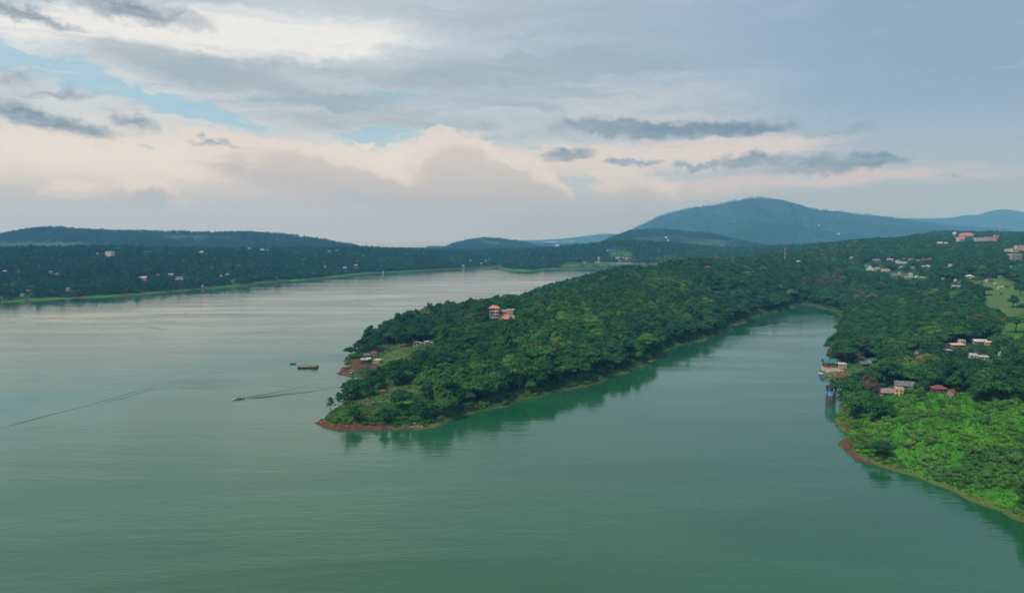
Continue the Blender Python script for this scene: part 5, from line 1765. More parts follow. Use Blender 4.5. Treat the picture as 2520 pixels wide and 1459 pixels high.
def person(x, y, z, rot, seated, shirt, trousers, label, group):
    """one continuous figure grown over a skeleton, clothes and hair as its children"""
    def figure(name, J, E, mat, parent):
        me = bpy.data.meshes.new(name)
        me.from_pydata([j[:3] for j in J], E, [])
        me.materials.append(mat)
        o = link_obj(name, me, parent)
        md = o.modifiers.new('skin', 'SKIN')
        for i, j in enumerate(J):
            v = me.skin_vertices[0].data[i]
            v.radius = (j[3], j[4] if len(j) > 4 else j[3])
            v.use_root = (i == 0)
        md.use_smooth_shade = True
        o.modifiers.new('subsurf', 'SUBSURF').render_levels = 1
        return o
    r = thing('person', x, y, z, rot, label, 'person', group)
    if seated:
        hip = .45
        legs = lambda s: [(s * .10, 0, hip - .02, .085), (s * .12, -.42, hip, .07), (s * .12, -.44, .06, .05), (s * .12, -.60, .03, .04)]
    else:
        hip = .88
        legs = lambda s: [(s * .09, 0, hip - .06, .09), (s * .11, -.02, .47, .065), (s * .11, .0, .07, .045), (s * .12, -.14, .03, .04)]
    J = [(0, 0, hip, .14, .11), (0, 0, hip + .25, .14, .10), (0, 0, hip + .48, .16, .10), (0, 0, hip + .57, .055), (0, -.01, hip + .66, .08), (0, -.02, hip + .75, .095), (0, -.01, hip + .84, .06)]
    E = [(0, 1), (1, 2), (2, 3), (3, 4), (4, 5), (5, 6)]
    for s in (-1, 1):
        b = len(J)
        arm = [(s * .19, 0, hip + .47, .055), (s * .24, -.02 if not seated else -.05, hip + .22, .042), (s * .22, -.10 if not seated else -.32, hip + .0 if not seated else hip + .14, .034), (s * .21, -.14 if not seated else -.42, hip - .08 if not seated else hip + .13, .036)]
        J += arm
        E += [(2, b), (b, b + 1), (b + 1, b + 2), (b + 2, b + 3)]
        b = len(J)
        J += legs(s)
        E += [(0, b), (b, b + 1), (b + 1, b + 2), (b + 2, b + 3)]
    figure('body', J, E, paint('skin'), r)
    sj = [(0, 0, hip + .02, .155, .125), (0, 0, hip + .25, .155, .115), (0, 0, hip + .49, .175, .115)]
    se = [(0, 1), (1, 2)]
    for s in (-1, 1):
        b = len(sj)
        sj += [(s * .20, 0, hip + .47, .07), (s * .24, -.02, hip + .28, .055)]
        se += [(2, b), (b, b + 1)]
    figure('shirt', sj, se, paint(shirt), r)
    tj = [(0, 0, hip + .0, .16, .13)]
    te = []
    for s in (-1, 1):
        L = legs(s)
        b = len(tj)
        tj += [(q[0], q[1], q[2] + (.03 if i == 2 else 0), q[3] * 1.18) for i, q in enumerate(L[:3])]
        te += [(0, b), (b, b + 1), (b + 1, b + 2)]
    figure('trousers', tj, te, paint(trousers), r)
    h = Geo()
    c0 = len(h.v)
    h.lathe([(.105 * math.sin(a), hip + .78 - .10 * math.cos(a)) for a in np.linspace(1.45, math.pi - .02, 6)], 12, cy=.01)
    h.obj('hair', paint('hair'), r, True)
    f = Geo()
    for s in (-.035, .035):
        f.box(s - .012, s + .012, -.125, -.10, hip + .755, hip + .768)
    f.box(-.012, .012, -.135, -.10, hip + .715, hip + .75)
    f.box(-.028, .028, -.118, -.10, hip + .690, hip + .698)
    f.obj('face', paint('hair'), r)
    return r


# speedboat under way, with people aboard
bx, by = P0(711 * S, 1192 * S)
wake_end = P0(1010 * S, 1156 * S)
brot = math.atan2(by - wake_end[1], bx - wake_end[0])
hull_boat('speedboat', bx, by, 6.4, 2.2, brot, 'white speedboat under way on the open lake, trailing a long wake', 'white', screen=True, deck='cream')
for i, (a, s, sh, lb) in enumerate([(-.30, -.45, 'cloth_red', 'person in red seated at the left rear of the speedboat'), (-.30, .45, 'cloth_blue', 'person in dark blue seated at the right rear of the speedboat'),
                                    (-.13, -.45, 'cloth_blue', 'person in dark blue seated in the middle row of the speedboat'), (.03, .40, 'cloth_red', 'person in red sitting behind the windscreen of the speedboat')]):
    lx, ly = a * 6.4 + .2, s
    person(bx + lx * math.cos(brot) - ly * math.sin(brot), by + lx * math.sin(brot) + ly * math.cos(brot), .06, brot + math.pi / 2, True, sh, 'dark', lb, 'people in the speedboat')


# wakes: low running waves
def wake(name, lines, label=None):
    V, F = [], []
    for pts, h, w in lines:
        P = np.array(pts, float)
        seg = np.linalg.norm(np.diff(P, axis=0), axis=1)
        s = np.concatenate([[0], np.cumsum(seg)])
        n = max(8, int(s[-1] / 3.0))
        t = np.linspace(0, s[-1], n)
        x, y = np.interp(t, s, P[:, 0]), np.interp(t, s, P[:, 1])
        dx, dy = np.gradient(x), np.gradient(y)
        l = np.hypot(dx, dy)
        nx, ny = -dy / l, dx / l
        wob = (vnoise(t / 9.0, t * 0 + 3.3, int(h * 1000)) - .5) * w * 1.2
        for i in range(n):
            k = math.sin(math.pi * min(1, (i + .2) / (n * .15))) if i < n * .075 else 1
            k *= (1 - i / n) ** 0.6 * (.7 + .6 * vnoise(np.array([i / 4.0]), np.array([7.7]), 5)[0])
            for j in range(7):
                q = (j - 3) / 3.0
                V.append((x[i] + nx[i] * (q * w + wob[i]), y[i] + ny[i] * (q * w + wob[i]), 0.015 + h * k * (0.5 + 0.5 * math.cos(math.pi * q)) - (.03 if abs(q) > .99 else 0)))
        b = len(V) - n * 7
        for i in range(n - 1):
            for j in range(6):
                F.append((b + i * 7 + j, b + i * 7 + j + 1, b + (i + 1) * 7 + j + 1, b + (i + 1) * 7 + j))
    o = link_obj(name, mesh_np(name, V, F, MW, True))
    return tag(o, kind='stuff')


def wl(pts, h, w):
    return ([P0(u * S, v * S) for u, v in pts], h, w)


wake('boat_wake', [wl([(728, 1190), (780, 1187), (850, 1178), (920, 1170), (985, 1160), (1030, 1150)], .42, 1.0), wl([(724, 1188), (790, 1178), (850, 1166), (930, 1150)], .26, .8), wl([(740, 1188), (800, 1182), (900, 1168)], .2, .7)])
wake('boat_wake', [wl([(0, 1278), (120, 1246), (260, 1210), (400, 1170), (520, 1138), (600, 1120), (690, 1106)], .20, 1.3), wl([(300, 1206), (420, 1172), (560, 1136), (700, 1112)], .16, 1.2)])
wake('boat_wake', [wl([(2350, 965), (2300, 972), (2240, 980)], .40, 1.6), wl([(2490, 948), (2450, 936), (2410, 932)], .3, 2.2)])
wake('boat_wake', [wl([(720, 996), (840, 992), (930, 1000)], .22, 2.0), wl([(500, 985), (420, 975), (300, 985)], .2, 2.4)])


# barge and canoe
def build_barge():
    x, y = P0(920 * S, 1098 * S)
    k = y / 2036.7
    r = thing('barge', x, y, 0, R(3), 'long black barge with a rusty yellow deck anchored on the open lake', 'barge')
    L, B = 59 * k, 4.4
    g = Geo()
    n = 10
    sec = []
    for i in range(n + 1):
        t = i / n
        xx = -L / 2 + L * t
        rk = .35 if i in (0, n) else 1
        sec.append([(xx, -B / 2, 1.1), (xx, -B / 2 * (.98), -.5 * rk), (xx, B / 2 * .98, -.5 * rk), (xx, B / 2, 1.1)])
    b = 0
    for s in sec:
        g.v += s
        g.a += [.5] * 4
    for i in range(n):
        for j in range(3):
            g.f.append((i * 4 + j, (i + 1) * 4 + j, (i + 1) * 4 + j + 1, i * 4 + j + 1))
    g.f += [(0, 1, 2, 3), (n * 4 + 3, n * 4 + 2, n * 4 + 1, n * 4)]
    g.obj('hull', paint('dark'), r)
    g = Geo()
    g.box(-L / 2 + .3, L / 2 - .3, -B / 2 + .25, B / 2 - .25, .7, 1.02)
    g.obj('deck', surf('rusty_deck', (.42, .30, .12, 1), .9, .5, 1.0, stain=(.18, .08, .04, 1)), r)
    for s_ in (-1, 1):
        for i in range(8):
            p = Geo()
            xx = -L / 2 + .5 + i * (L - 1) / 7
            p.tube([(xx, s_ * (B / 2 - .1), 1.0), (xx, s_ * (B / 2 - .1), 1.9)], [.05, .05], 5)
            p.obj('post', paint('dark'), r)
        p = Geo()
        p.tube([(-L / 2 + .5, s_ * (B / 2 - .1), 1.88), (L / 2 - .5, s_ * (B / 2 - .1), 1.88)], [.035, .035], 5)
        p.obj('rail', paint('rust'), r)
    g = Geo()
    g.box(L * .16, L * .42, -B * .3, B * .34, 1.021, 2.1)
    g.obj('cabin', paint('sand'), r)
    g = Geo()
    g.box(L * .15, L * .43, -B * .33, B * .37, 2.101, 2.25)
    g.obj('cabin_roof', surf('moss_tin', (.30, .31, .14, 1), .9, .4), r)
    for xx in (-.42, -.33, -.1, .08):
        p = Geo()
        p.lathe([(.28, 1.021), (.3, 1.5), (.28, 1.75)], 10, cx=xx * L, cy=.5)
        p.obj('drum', paint('rust' if xx < -.2 else 'dark'), r)
    for xx in (-.485, .47):
        p = Geo()
        p.tube([(xx * L, -B * .3, 1), (xx * L, -B * .3, 2.9)], [.09, .07], 6)
        p.obj('mooring_post', paint('dark'), r)


build_barge()
x, y = P0(875 * S, 1087 * S)
hull_boat('canoe', x, y, 4.4, .9, R(3), 'small dark canoe floating to the left of the black barge', 'dark', deck='brown')
person(x - .3, y, .1, R(0), True, 'cloth_blue', 'dark', 'person sitting in the small dark canoe', None)
# ------------------------------------------------------------------ beach and garden on the peninsula
def px(y):
    return y / 2036.7


BG = 'buildings of the beach settlement'
house(near, 1098, 1067, 20, 10, 'hip', 'brown', 'slate', 'dark hut with a wide grey thatch roof above the red beach', rot=10, ratio=.8, group=BG, top=.0)
house(near, 1090, 1082, 22, 9, 'shed', 'dark', 'tin', 'low dark shed with a pale tin roof, nearest to the red beach', rot=-6, ratio=.6, group=BG, top=.0)
house(near, 1101, 1080, 11, 8, 'gable', 'mauve', 'white', 'small mauve kiosk with stairs beside the low dark shed', rot=20, ratio=.9, group=BG, top=.0)
house(near, 1128, 1084, 20, 6, 'shed', 'sand', 'sand', 'low hut under a beige tarpaulin roof on the lawn', rot=-25, ratio=.8, group=BG, top=.0)


def open_pavilion(u, v, wpx, hpx, rcol, pcol, label, rot, kind='hip', ratio=.8, rise=None, n=3, cat='pavilion', name='gazebo'):
    x, y, z = site(u, v, near)
    w, h = wpx * px(y), hpx * px(y)
    d = w * ratio
    r = thing(name, x, y, z, R(rot), label, cat)
    g = Geo()
    g.box(-w / 2, w / 2, -d / 2, d / 2, -1.5, .35)
    g.obj('floor', paint('white'), r)
    roof_geo(kind, w, d, h, rise if rise is not None else d * .3, .5).obj('roof', paint(rcol), r)
    for i in range(n):
        for s_ in (-1, 1):
            p = Geo()
            xx = -w / 2 + .2 + i * (w - .4) / (n - 1)
            p.box(xx - .12, xx + .12, s_ * (d / 2 - .25) - .12, s_ * (d / 2 - .25) + .12, .35, h - .3)
            p.obj('post', paint(pcol), r)
    reserve(x, y, z, w, h + 1, d, 0)
    return r


open_pavilion(1118, 1060, 15, 8, 'red', 'white', 'white posted gazebo with a red roof above the beach huts', 8)
open_pavilion(1144, 1172, 13, 7, 'red', 'brown', 'small open shelter with a red brown roof on the terraced lawn', 10)

# white pergola on the path
x, y, z = site(1264, 1032, near)
r = thing('pergola', x, y, z, R(-3), 'long white pergola beams on posts at the forest edge of the peninsula', 'pergola')
k = px(y)
W = 56 * k
for i in range(8):
    g = Geo()
    xx = -W / 2 + i * W / 7
    g.box(xx - .16, xx + .16, -.16, .16, -1.5, 2.6 + .5 * math.sin(i * 1.3))
    g.obj('post', paint('cream' if i % 3 else 'white'), r)
for i in range(7):
    g = Geo()
    x0, x1 = -W / 2 + i * W / 7, -W / 2 + (i + 1) * W / 7
    z0, z1 = 2.6 + .5 * math.sin(i * 1.3), 2.6 + .5 * math.sin((i + 1) * 1.3)
    for yy in (-.5, .5):
        g.tube([(x0, yy, z0 + .1), (x1, yy, z1 + .1)], [.2, .2], 4)
    g.obj('beam', paint('white'), r)
g = Geo()
g.box(W * .08, W * .30, -2.5, 2.5, 3.6, 3.85)
g.obj('roof', paint('white'), r)
for sx in (.09, .29):
    for yy in (-2.3, 2.3):
        g = Geo()
        g.box(W * sx - .1, W * sx + .1, yy - .1, yy + .1, -1.5, 3.59)
        g.obj('post', paint('white'), r)
reserve(x, y, z, W, 4.0, 6, .2)

# fence beside the path
fp = [site(u, v, near) for u, v in [(1148, 1052), (1165, 1045), (1182, 1039), (1200, 1033), (1216, 1026), (1232, 1024)]]
r = thing('fence', fp[0][0], fp[0][1], fp[0][2], 0, 'pale post and rail fence along the sloping path of the peninsula', 'fence')
q0 = Vector(fp[0])
fine_pts = []
for a, b in zip(fp[:-1], fp[1:]):
    for t in range(4):
        p_ = Vector(a).lerp(Vector(b), t / 4)
        p_.z = float(near.z(p_.x, p_.y))
        fine_pts.append(p_ - q0)
for p_ in fine_pts:
    g = Geo()
    g.box(p_.x - .1, p_.x + .1, p_.y - .1, p_.y + .1, p_.z - .6, p_.z + 1.3)
    g.obj('post', paint('sand'), r)
for zz in (.6, 1.15):
    for a, b in zip(fine_pts[:-1], fine_pts[1:]):
        g = Geo()
        g.tube([(a.x, a.y - .12, a.z + zz), (b.x, b.y - .12, b.z + zz)], [.07, .07], 4)
        g.obj('rail', paint('sand'), r)

# terrace walls of dark stone
for uv, lb in [([(1167, 1170), (1178, 1171), (1191, 1167)], 'upper left dark stone wall of the terraced lawn'), ([(1200, 1179), (1212, 1176), (1228, 1175)], 'upper right dark stone wall of the terraced lawn'),
               ([(1205, 1187), (1216, 1187), (1229, 1184)], 'middle right dark stone wall of the terraced lawn'), ([(1206, 1197), (1214, 1194), (1222, 1191)], 'lowest right dark stone wall of the terraced lawn'),
               ([(1101, 1192), (1108, 1189), (1117, 1190)], 'short stone wall at the middle left of the terraced lawn'), ([(1080, 1200), (1088, 1201), (1097, 1199)], 'leftmost stone wall of the terraced lawn'),
               ([(1097, 1209), (1110, 1210), (1128, 1205)], 'curved front stone wall of the terraced lawn')]:
    P_ = [Vector(site(u, v, near)) for u, v in uv]
    pts = [P_[0].lerp(P_[1], t / 3) for t in range(3)] + [P_[1].lerp(P_[2], t / 3) for t in range(4)]
    g = Geo()
    for i, (a, b) in enumerate(zip(pts[:-1], pts[1:])):
        h_ = .95 + .12 * rnd.random()
        d_ = (b - a).normalized()
        n_ = Vector((-d_.y, d_.x, 0)) * .25
        a_, b_ = a - P_[0], b - P_[0] - d_ * .04
        g.quad([a_ - n_ + Vector((0, 0, -1)), b_ - n_ + Vector((0, 0, -1)), b_ - n_ + Vector((0, 0, h_)), a_ - n_ + Vector((0, 0, h_))])
        g.quad([a_ - n_ + Vector((0, 0, h_)), b_ - n_ + Vector((0, 0, h_)), b_ + n_ + Vector((0, 0, h_)), a_ + n_ + Vector((0, 0, h_))])
        g.quad([b_ + n_ + Vector((0, 0, -1)), a_ + n_ + Vector((0, 0, -1)), a_ + n_ + Vector((0, 0, h_)), b_ + n_ + Vector((0, 0, h_))])
    o = g.obj('terrace_wall', paint('stone'))
    o.location = P_[0]
    tag(o, lb, 'wall', 'walls of the terraced lawn')

# beached boats
BB = 'boats drawn up on the red beach'
for u, v, L, rot, col, lb in [(1040, 1095, 6.5, 14, 'white', 'long white boat drawn up on the red beach'), (1031, 1098, 4.6, 18, 'white', 'shorter white boat at the tip side of the long white one on the beach'),
                              (1038, 1089, 5.0, 22, 'brown', 'brown wooden boat at the grassy edge above the white boats'), (1041, 1086, 4.4, 26, 'rust', 'rusty wooden boat uppermost at the grassy edge of the beach'),
                              (1054, 1113, 4.5, 60, 'white', 'white boat lying at the right end of the red spit'), (1052, 1108, 4.0, 20, 'cream', 'cream boat behind the white one at the right end of the red spit')]:
    x, y, z = site(u, v, near)
    hull_boat('rowing_boat', x, y, L, 1.6, R(rot), lb, col, group=BB, z=z + .2, deck='wood' if col == 'white' else 'brown')
    EXCL.append((x, y, 4))
for u, v, sh, lb in [(1036, 1105, 'cloth_blue', 'person in dark clothes standing on the red beach, left of two'), (1040, 1104, 'dark', 'person in black standing on the red beach, right of two'),
                     (1136, 1067, 'cloth_white', 'person in white walking on the lawn of the peninsula'), (1148, 1063, 'cloth_red', 'person in red standing on the lawn of the peninsula')]:
    x, y, z = site(u, v, near)
    person(x, y, z, rnd.uniform(0, 6), False, sh, 'dark', lb, 'people on the peninsula')
for u, v, lb in [(1161, 1047, 'dark wooden post on the lawn at the turn of the path')]:
    x, y, z = site(u, v, near)
    g = Geo()
    g.tube([(0, 0, -.6), (.05, 0, 1.6), (.0, 0, 3.2)], [.16, .14, .10], 7)
    o = g.obj('post', paint('dark'))
    o.location = (x, y, z)
    tag(o, lb, 'post')

# ------------------------------------------------------------------ trees that can be told apart
SPECIAL = [
    # u, v of the foot (3058-wide picture), variant kind, index, height m, tint, label, pale bark
    (988, 1229, 'pine', 0, 8.5, .12, 'small dark layered tree leaning out at the very tip of the peninsula', 0),
    (1012, 1216, 'pine', 1, 9.0, .14, 'dark open tree second from the tip of the peninsula', 0),
    (1030, 1207, 'pine', 2, 13.0, .12, 'tall dark layered tree against the lake near the peninsula tip', 0),
    (1050, 1200, 'pine', 0, 13.5, .16, 'dark spreading tree right of the tall layered one near the tip', 0),
    (1068, 1196, 'broad', 0, 14.0, .20, 'big dark umbrella shaped tree at the left edge of the terraced lawn', 0),
    (1084, 1057, 'round', 0, 9.0, .30, 'round topped tree standing alone left of the beach huts', 0),
    (1126, 1051, 'broad', 1, 12.5, .12, 'wide dark tree right behind the white posted gazebo', 0),
    (1118, 1046, 'round', 2, 13.0, .18, 'dark rounded tree at the water side behind the gazebo', 0),
    (1191, 1038, 'tall', 0, 17.0, .32, 'tall tree with a pale bare trunk beside the sloping path', 1),
    (1206, 1033, 'tall', 1, 16.0, .30, 'second pale trunked tree right of the path fence', 1),
    (2524, 1196, 'broad', 2, 15.5, .22, 'large layered tree reaching over the water beside the blue tower', 0),
    (2508, 1213, 'pine', 1, 9.5, .20, 'low layered tree hanging over the water just below the blue tower', 0),
    (2556, 1192, 'round', 1, 15.0, .14, 'tall dark tree behind the wide one at the blue tower', 0),
    (2596, 1186, 'round', 2, 15.0, .22, 'dark round tree left of the long pinkish tin roof', 0),
    (2575, 1170, 'broad', 1, 14.0, .16, 'dark layered tree on the lawn side of the tower trees', 0),
    (2606, 1162, 'round', 0, 15.5, .18, 'dark round tree uphill of the pinkish tin roof', 0),
    (2545, 1205, 'broad', 0, 15.0, .15, 'dark wide tree right of the one beside the blue tower', 0),
    (2482, 1060, 'round', 1, 17.0, .16, 'tall dark tree at the outermost point of the right bank', 0),
    (2503, 1058, 'round', 2, 17.0, .20, 'tall dark tree second from the outermost point of the right bank', 0),
    (2478, 1075, 'round', 0, 8.0, .45, 'small mid green tree at the water left of the teal gabled pavilion', 0),
    (2498, 1088, 'shrub', 0, 2.6, .66, 'clipped bright green bush on the resort terrace', 0),
    (2535, 1072, 'round', 1, 9.5, .98, 'greyish brown nearly bare tree behind the white colonnade', 0),
    (2556, 1076, 'broad', 1, 8.5, .97, 'low brown tree to the right of the nearly bare one', 0),
    (2745, 1135, 'round', 0, 17.0, .885, 'large olive brown tree standing above the dark hut', 0),
    (2725, 1138, 'round', 2, 15.0, .60, 'mid green tree touching the large olive brown one at its left', 0),
    (2770, 1140, 'tall', 0, 15.0, .35, 'slender tree with bare lower stems right of the olive brown one', 1),
    (1296, 1178, 'round', 1, 13.0, .76, 'yellow green leafy tree right of the terraced lawn', 0),
    (1335, 1172, 'tall', 1, 14.5, .74, 'yellow green slender tree standing behind the leafy one', 0),
    (1415, 1150, 'tall', 0, 15.0, .77, 'pale green tree with a pointed crown low on the inlet slope', 0),
    (1310, 1225, 'tall', 0, 15.0, .62, 'upright mid green tree close to the water below the terraced lawn', 0),
    (1205, 1222, 'broad', 2, 11.0, .26, 'broad dark tree in front of the terraced lawn', 0),
    (1180, 1216, 'round', 0, 9.5, .30, 'rounded tree left of the broad dark one in front of the lawn', 0),
]
sources = {}
n_special = 0
for (u, v, kd, ix, Ht, ti, lb, pale) in SPECIAL:
    x, y, z = site(u, v, near)
    var = KIND[kd][ix % len(KIND[kd])]
    kk = Ht / VAR[var][3]
    r, c, t = plant(var, x, y, z, kk, rnd.uniform(0, 6.28), ti, lb, 'single trees one can tell apart' if kd != 'shrub' else 'garden bushes', 'tree' if kd != 'shrub' else 'bush', 'tree' if kd != 'shrub' else 'bush', 1.0, bool(pale))
    EXCL.append((x, y, 3.0))
    if not pale:
        sources.setdefault(var, (c, t))
    n_special += kd != 'shrub'

LIGHT = [(1060, 962, 42, 34, 0, .45), (1165, 940, 56, 40, 0, .5), (1100, 985, 50, 50, 0, .4), (1440, 795, 90, 46, 0, .42), (1362, 846, 46, 34, 0, .45), (1650, 705, 70, 24, 0, .3), (1700, 760, 60, 34, 0, .25), (1560, 770, 70, 30, 0, .3), (1290, 862, 70, 34, 0, .3), (1490, 880, 70, 50, 0, .15), (2200, 860, 40, 20, 0, .3), (2330, 880, 40, 20, 0, .2)]
BROWN = [(2040, 692, 60, 22, 0, .62), (2122, 738, 26, 18, 0, .62), (1795, 642, 70, 9, 0, .6), (1640, 640, 40, 8, 0, .5), (2085, 873, 44, 16, 0, .66), (2150, 880, 30, 14, 0, .5), (2250, 910, 40, 24, 0, .5), (1990, 705, 40, 16, 0, .5), (1500, 705, 40, 12, 0, .35), (2060, 625, 60, 8, 0, .4)]


def tints(x, y, u, v, rg):
    b = .08 + .28 * fbm(x / 60, y / 60, 3, 51) + rg.normal(0, .075, len(x)) + np.where(rg.random(len(x)) < .10, rg.uniform(.12, .34, len(x)), 0)
    b = b + ellipses(u, v, LIGHT) * rg.uniform(.15, .8, len(x))
    b = np.clip(b, .02, .84)
    br = ellipses(u, v, BROWN) > rg.uniform(.1, 1.3, len(x))
    br |= rg.random(len(x)) < .004
    return np.where(br, rg.uniform(.88, 1.0, len(x)), b)


def kinds(n, rg, w):
    names = list(w)
    p = np.array([w[k] for k in names], float)
    pick = rg.choice(len(names), n, p=p / p.sum())
    out = np.zeros(n, int)
    for i, nm in enumerate(names):
        s_ = pick == i
        out[s_] = rg.choice(KIND[nm], s_.sum())
    return out


HV = np.array([v[3] for v in VAR])
WV = np.array([v[4] for v in VAR])


def near_density(x, y, z, D, sd, u, v):
    op = near.sample(near.open, x, y)
    d = np.clip(1.15 - 1.3 * op, 0, 1)
    meadow = (op > .5) & (u > 2330) & (v < 860)
    d = np.where(meadow, .05, d)
    strip = (op > .5) & (u > 2100) & (v < 700) & (u < 2330)
    d = np.where(strip, .06, d)
    village = ((u - 2290) / 150) ** 2 + ((v - 655) / 34) ** 2 < 1
    d = np.where(village, np.minimum(d, .62), d)
    return d


rg = np.random.default_rng(5)
for a_, b_, c_, d_, yy in ((1080, 1128, 1183, 1206, 392), (1168, 1232, 1163, 1196, 402), (1130, 1225, 1028, 1066, 600), (1030, 1075, 1092, 1116, 500), (2438, 2560, 1092, 1132, 500)):
    CLEAR.append((a_ * S, b_ * S, c_ * S, d_ * S, yy))
x, y, z, D, sd, u, v = scatter(near, 7.5, 21, 240, 2850, near_density, sdmin=5.0)
n = len(x)
var = kinds(n, rg, {'round': 50, 'broad': 42, 'tall': 4, 'pine': 4})
scl = np.clip(rg.lognormal(.05, .2, n), .6, 1.42) * np.where((var >= KIND['tall'][0]), .82, 1.0) * np.where(sd < 8, .85, np.where(sd < 30, 1.14, 1.0)) * np.where(D > 1300, .9, 1)
tint = tints(x, y, u, v, rg)
bad = cleared(x, y, z, HV[var] * scl, WV[var] * scl)
scl[bad] *= .33                       # young growth where a full tree would hide a house
bad = bad & cleared(x, y, z, HV[var] * scl, WV[var] * scl)
x, y, z, D, sd, u, v, var, scl, tint = [q[~bad] for q in (x, y, z, D, sd, u, v, var, scl, tint)]
rot = rg.uniform(0, 6.28, len(x))
size = HV[var] * scl / D
vis = np.zeros(len(x), bool)
cand = np.argsort(-size)[:1800]
vis[cand] = seen(x[cand], y[cand], z[cand] + HV[var[cand]] * scl[cand] * .8, near, 9.0)
vis &= (u > -20) & (u < 2540) & (v < 1470)
order = [i for i in cand if vis[i]][:298 - n_special]
SHAPE = {'round': 'round', 'broad': 'wide', 'tall': 'narrow', 'pine': 'tiered'}
NAMED = {}
ORD = ['leftmost', 'second from left', 'third from left', 'fourth from left', 'fifth from left', 'sixth from left', 'seventh from left', 'eighth from left', 'ninth from left', 'tenth from left', 'eleventh from left', 'twelfth from left', 'thirteenth from left', 'fourteenth from left', 'fifteenth from left', 'sixteenth from left', 'seventeenth from left', 'eighteenth from left', 'nineteenth from left', 'twentieth from left', 'twenty first from left']


def single_out(named):
    """look-alikes are told apart by where they stand among themselves"""
    for lb, lst in named.items():
        if len(lst) < 2:
            continue
        lst.sort(key=lambda q: q[1])
        rows = 1 if len(lst) <= 5 else 2 if len(lst) <= 12 else 3 if len(lst) <= 45 else 4
        names = {1: [''], 2: [' in upper row', ' in lower row'], 3: [' in upper row', ' in middle row', ' in lower row'], 4: [' in top row', ' in second row', ' in third row', ' in bottom row']}[rows]
        for k in range(rows):
            part = sorted(lst[len(lst) * k // rows:len(lst) * (k + 1) // rows], key=lambda q: q[0])
            for j, q in enumerate(part):
                q[2]['label'] = lb + ', ' + (ORD[j] if j < len(ORD) else 'far right') + names[k]


for i in order:
    tn = tint[i]
    colr = 'rusty brown' if tn > .87 else 'yellow green' if tn > .66 else 'light green' if tn > .48 else 'mid green' if tn > .28 else 'dark green'
    kd = VAR[var[i]][0]
    if u[i] < 1135 and v[i] > 940:
        where, grp = 'near the peninsula tip', 'trees near the tip of the peninsula'
    elif u[i] > 1985:
        if D[i] > 520:
            where, grp = 'behind the resort', 'trees of the right bank behind the resort'
        else:
            where, grp = 'between blue tower and hill', 'trees between the blue tower and the green hill'
    elif sd[i] < 24 and v[i] > 760 and y[i] < 0.9 * 900:
        where, grp = 'at the inlet shore', 'trees along the inlet shore of the peninsula'
    elif u[i] < 1300:
        where, grp = 'in the near woods', 'trees in the near forest of the peninsula'
    else:
        where, grp = 'above the inlet', 'trees on the slope above the inlet'
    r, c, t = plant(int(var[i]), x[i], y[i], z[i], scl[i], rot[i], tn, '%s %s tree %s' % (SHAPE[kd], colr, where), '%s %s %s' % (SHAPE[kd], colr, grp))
    sources.setdefault(int(var[i]), (c, t))
    NAMED.setdefault(r['label'], []).append((u[i], v[i], r))
single_out(NAMED)

# any tree kind still without a standing example
for k_ in range(len(VAR)):
    if k_ not in sources and VAR[k_][0] != 'shrub':
        x_, y_, z_ = site(1500 + 40 * k_, 1000 + 4 * k_, near)
        r, c, t = plant(k_, x_, y_, z_, .9, 1.0, .3, '%s mid green tree on the long wooded slope above the inlet' % SHAPE[VAR[k_][0]], '%s mid green trees on the slope above the inlet' % SHAPE[VAR[k_][0]])
        sources[k_] = (c, t)

tree_vars = [k_ for k_ in range(len(VAR)) if VAR[k_][0] != 'shrub']
SRC = [sources[k_] for k_ in tree_vars]
rest = np.ones(len(x), bool)
rest[order] = False
gn_field('forest', x[rest], y[rest], z[rest], rot[rest], scl[rest], var[rest], tint[rest], SRC)
print('forest', rest.sum())

# far shore
def far_density(x, y, z, D, sd, u, v):
    return np.clip(1.2 - 1.4 * far.sample(far.open, x, y), 0, 1)


x, y, z, D, sd, u, v = scatter(far, 8.2, 22, 970, 3000, far_density, umin=-420, umax=2100, sdmin=9.0)
n = len(x)
var = kinds(n, rg, {'round': 44, 'broad': 38, 'tall': 8, 'pine': 10})
scl = np.clip(rg.normal(.86, .16, n), .5, 1.3) * np.clip(.55 + sd / 60, .55, 1)
tint = np.clip(tints(x, y, u, v, rg) * .9, 0, 1)
bad = cleared(x, y, z, HV[var] * scl, WV[var] * scl)
k_ = ~bad
gn_field('far_shore_woods', x[k_], y[k_], z[k_], rg.uniform(0, 6.28, k_.sum()), scl[k_], var[k_], tint[k_], SRC)
print('far shore', k_.sum())

# woods on the hills behind, thinning to single trees on the skyline
hx, hy, hz, hs = [], [], [], []
for (X, Y, Z, G, lv, jc, Dc) in CREST:
    ni, nj = X.shape
    for cnt, j0, j1, msk in ((int(420 * ni / 300 * (1.6 if lv == 1 else 1)), jc - 2.2, jc + 1.2, .42), (9000 * ni // 300 if lv == 2 else 0, jc * .25, jc - 1, .0)):
        fi = rg.uniform(0, ni - 1.01, cnt)
        fj = rg.uniform(j0, j1, cnt)
        i, j = fi.astype(int), fj.astype(int)
        a, b = fi - i, fj - j
        s4 = lambda A: (A[i, j] * (1 - a) + A[i + 1, j] * a) * (1 - b) + (A[i, j + 1] * (1 - a) + A[i + 1, j + 1] * a) * b
        xx, yy, zz, gg = s4(X), s4(Y), s4(Z), s4(G)
        ok = (gg < .3) & ((vnoise(xx / 45, yy / 200, 9) > msk) | (rg.random(cnt) < .15))
        if msk:
            ok = (vnoise(xx / 45, yy / 200, 9) > msk) | (rg.random(cnt) < .15)
        hx.append(xx[ok]), hy.append(yy[ok]), hz.append(zz[ok] - .3), hs.append(np.full(int(ok.sum()), 1.25 if lv == 1 else .95))
x, y, z = np.concatenate(hx), np.concatenate(hy), np.concatenate(hz)
n = len(x)
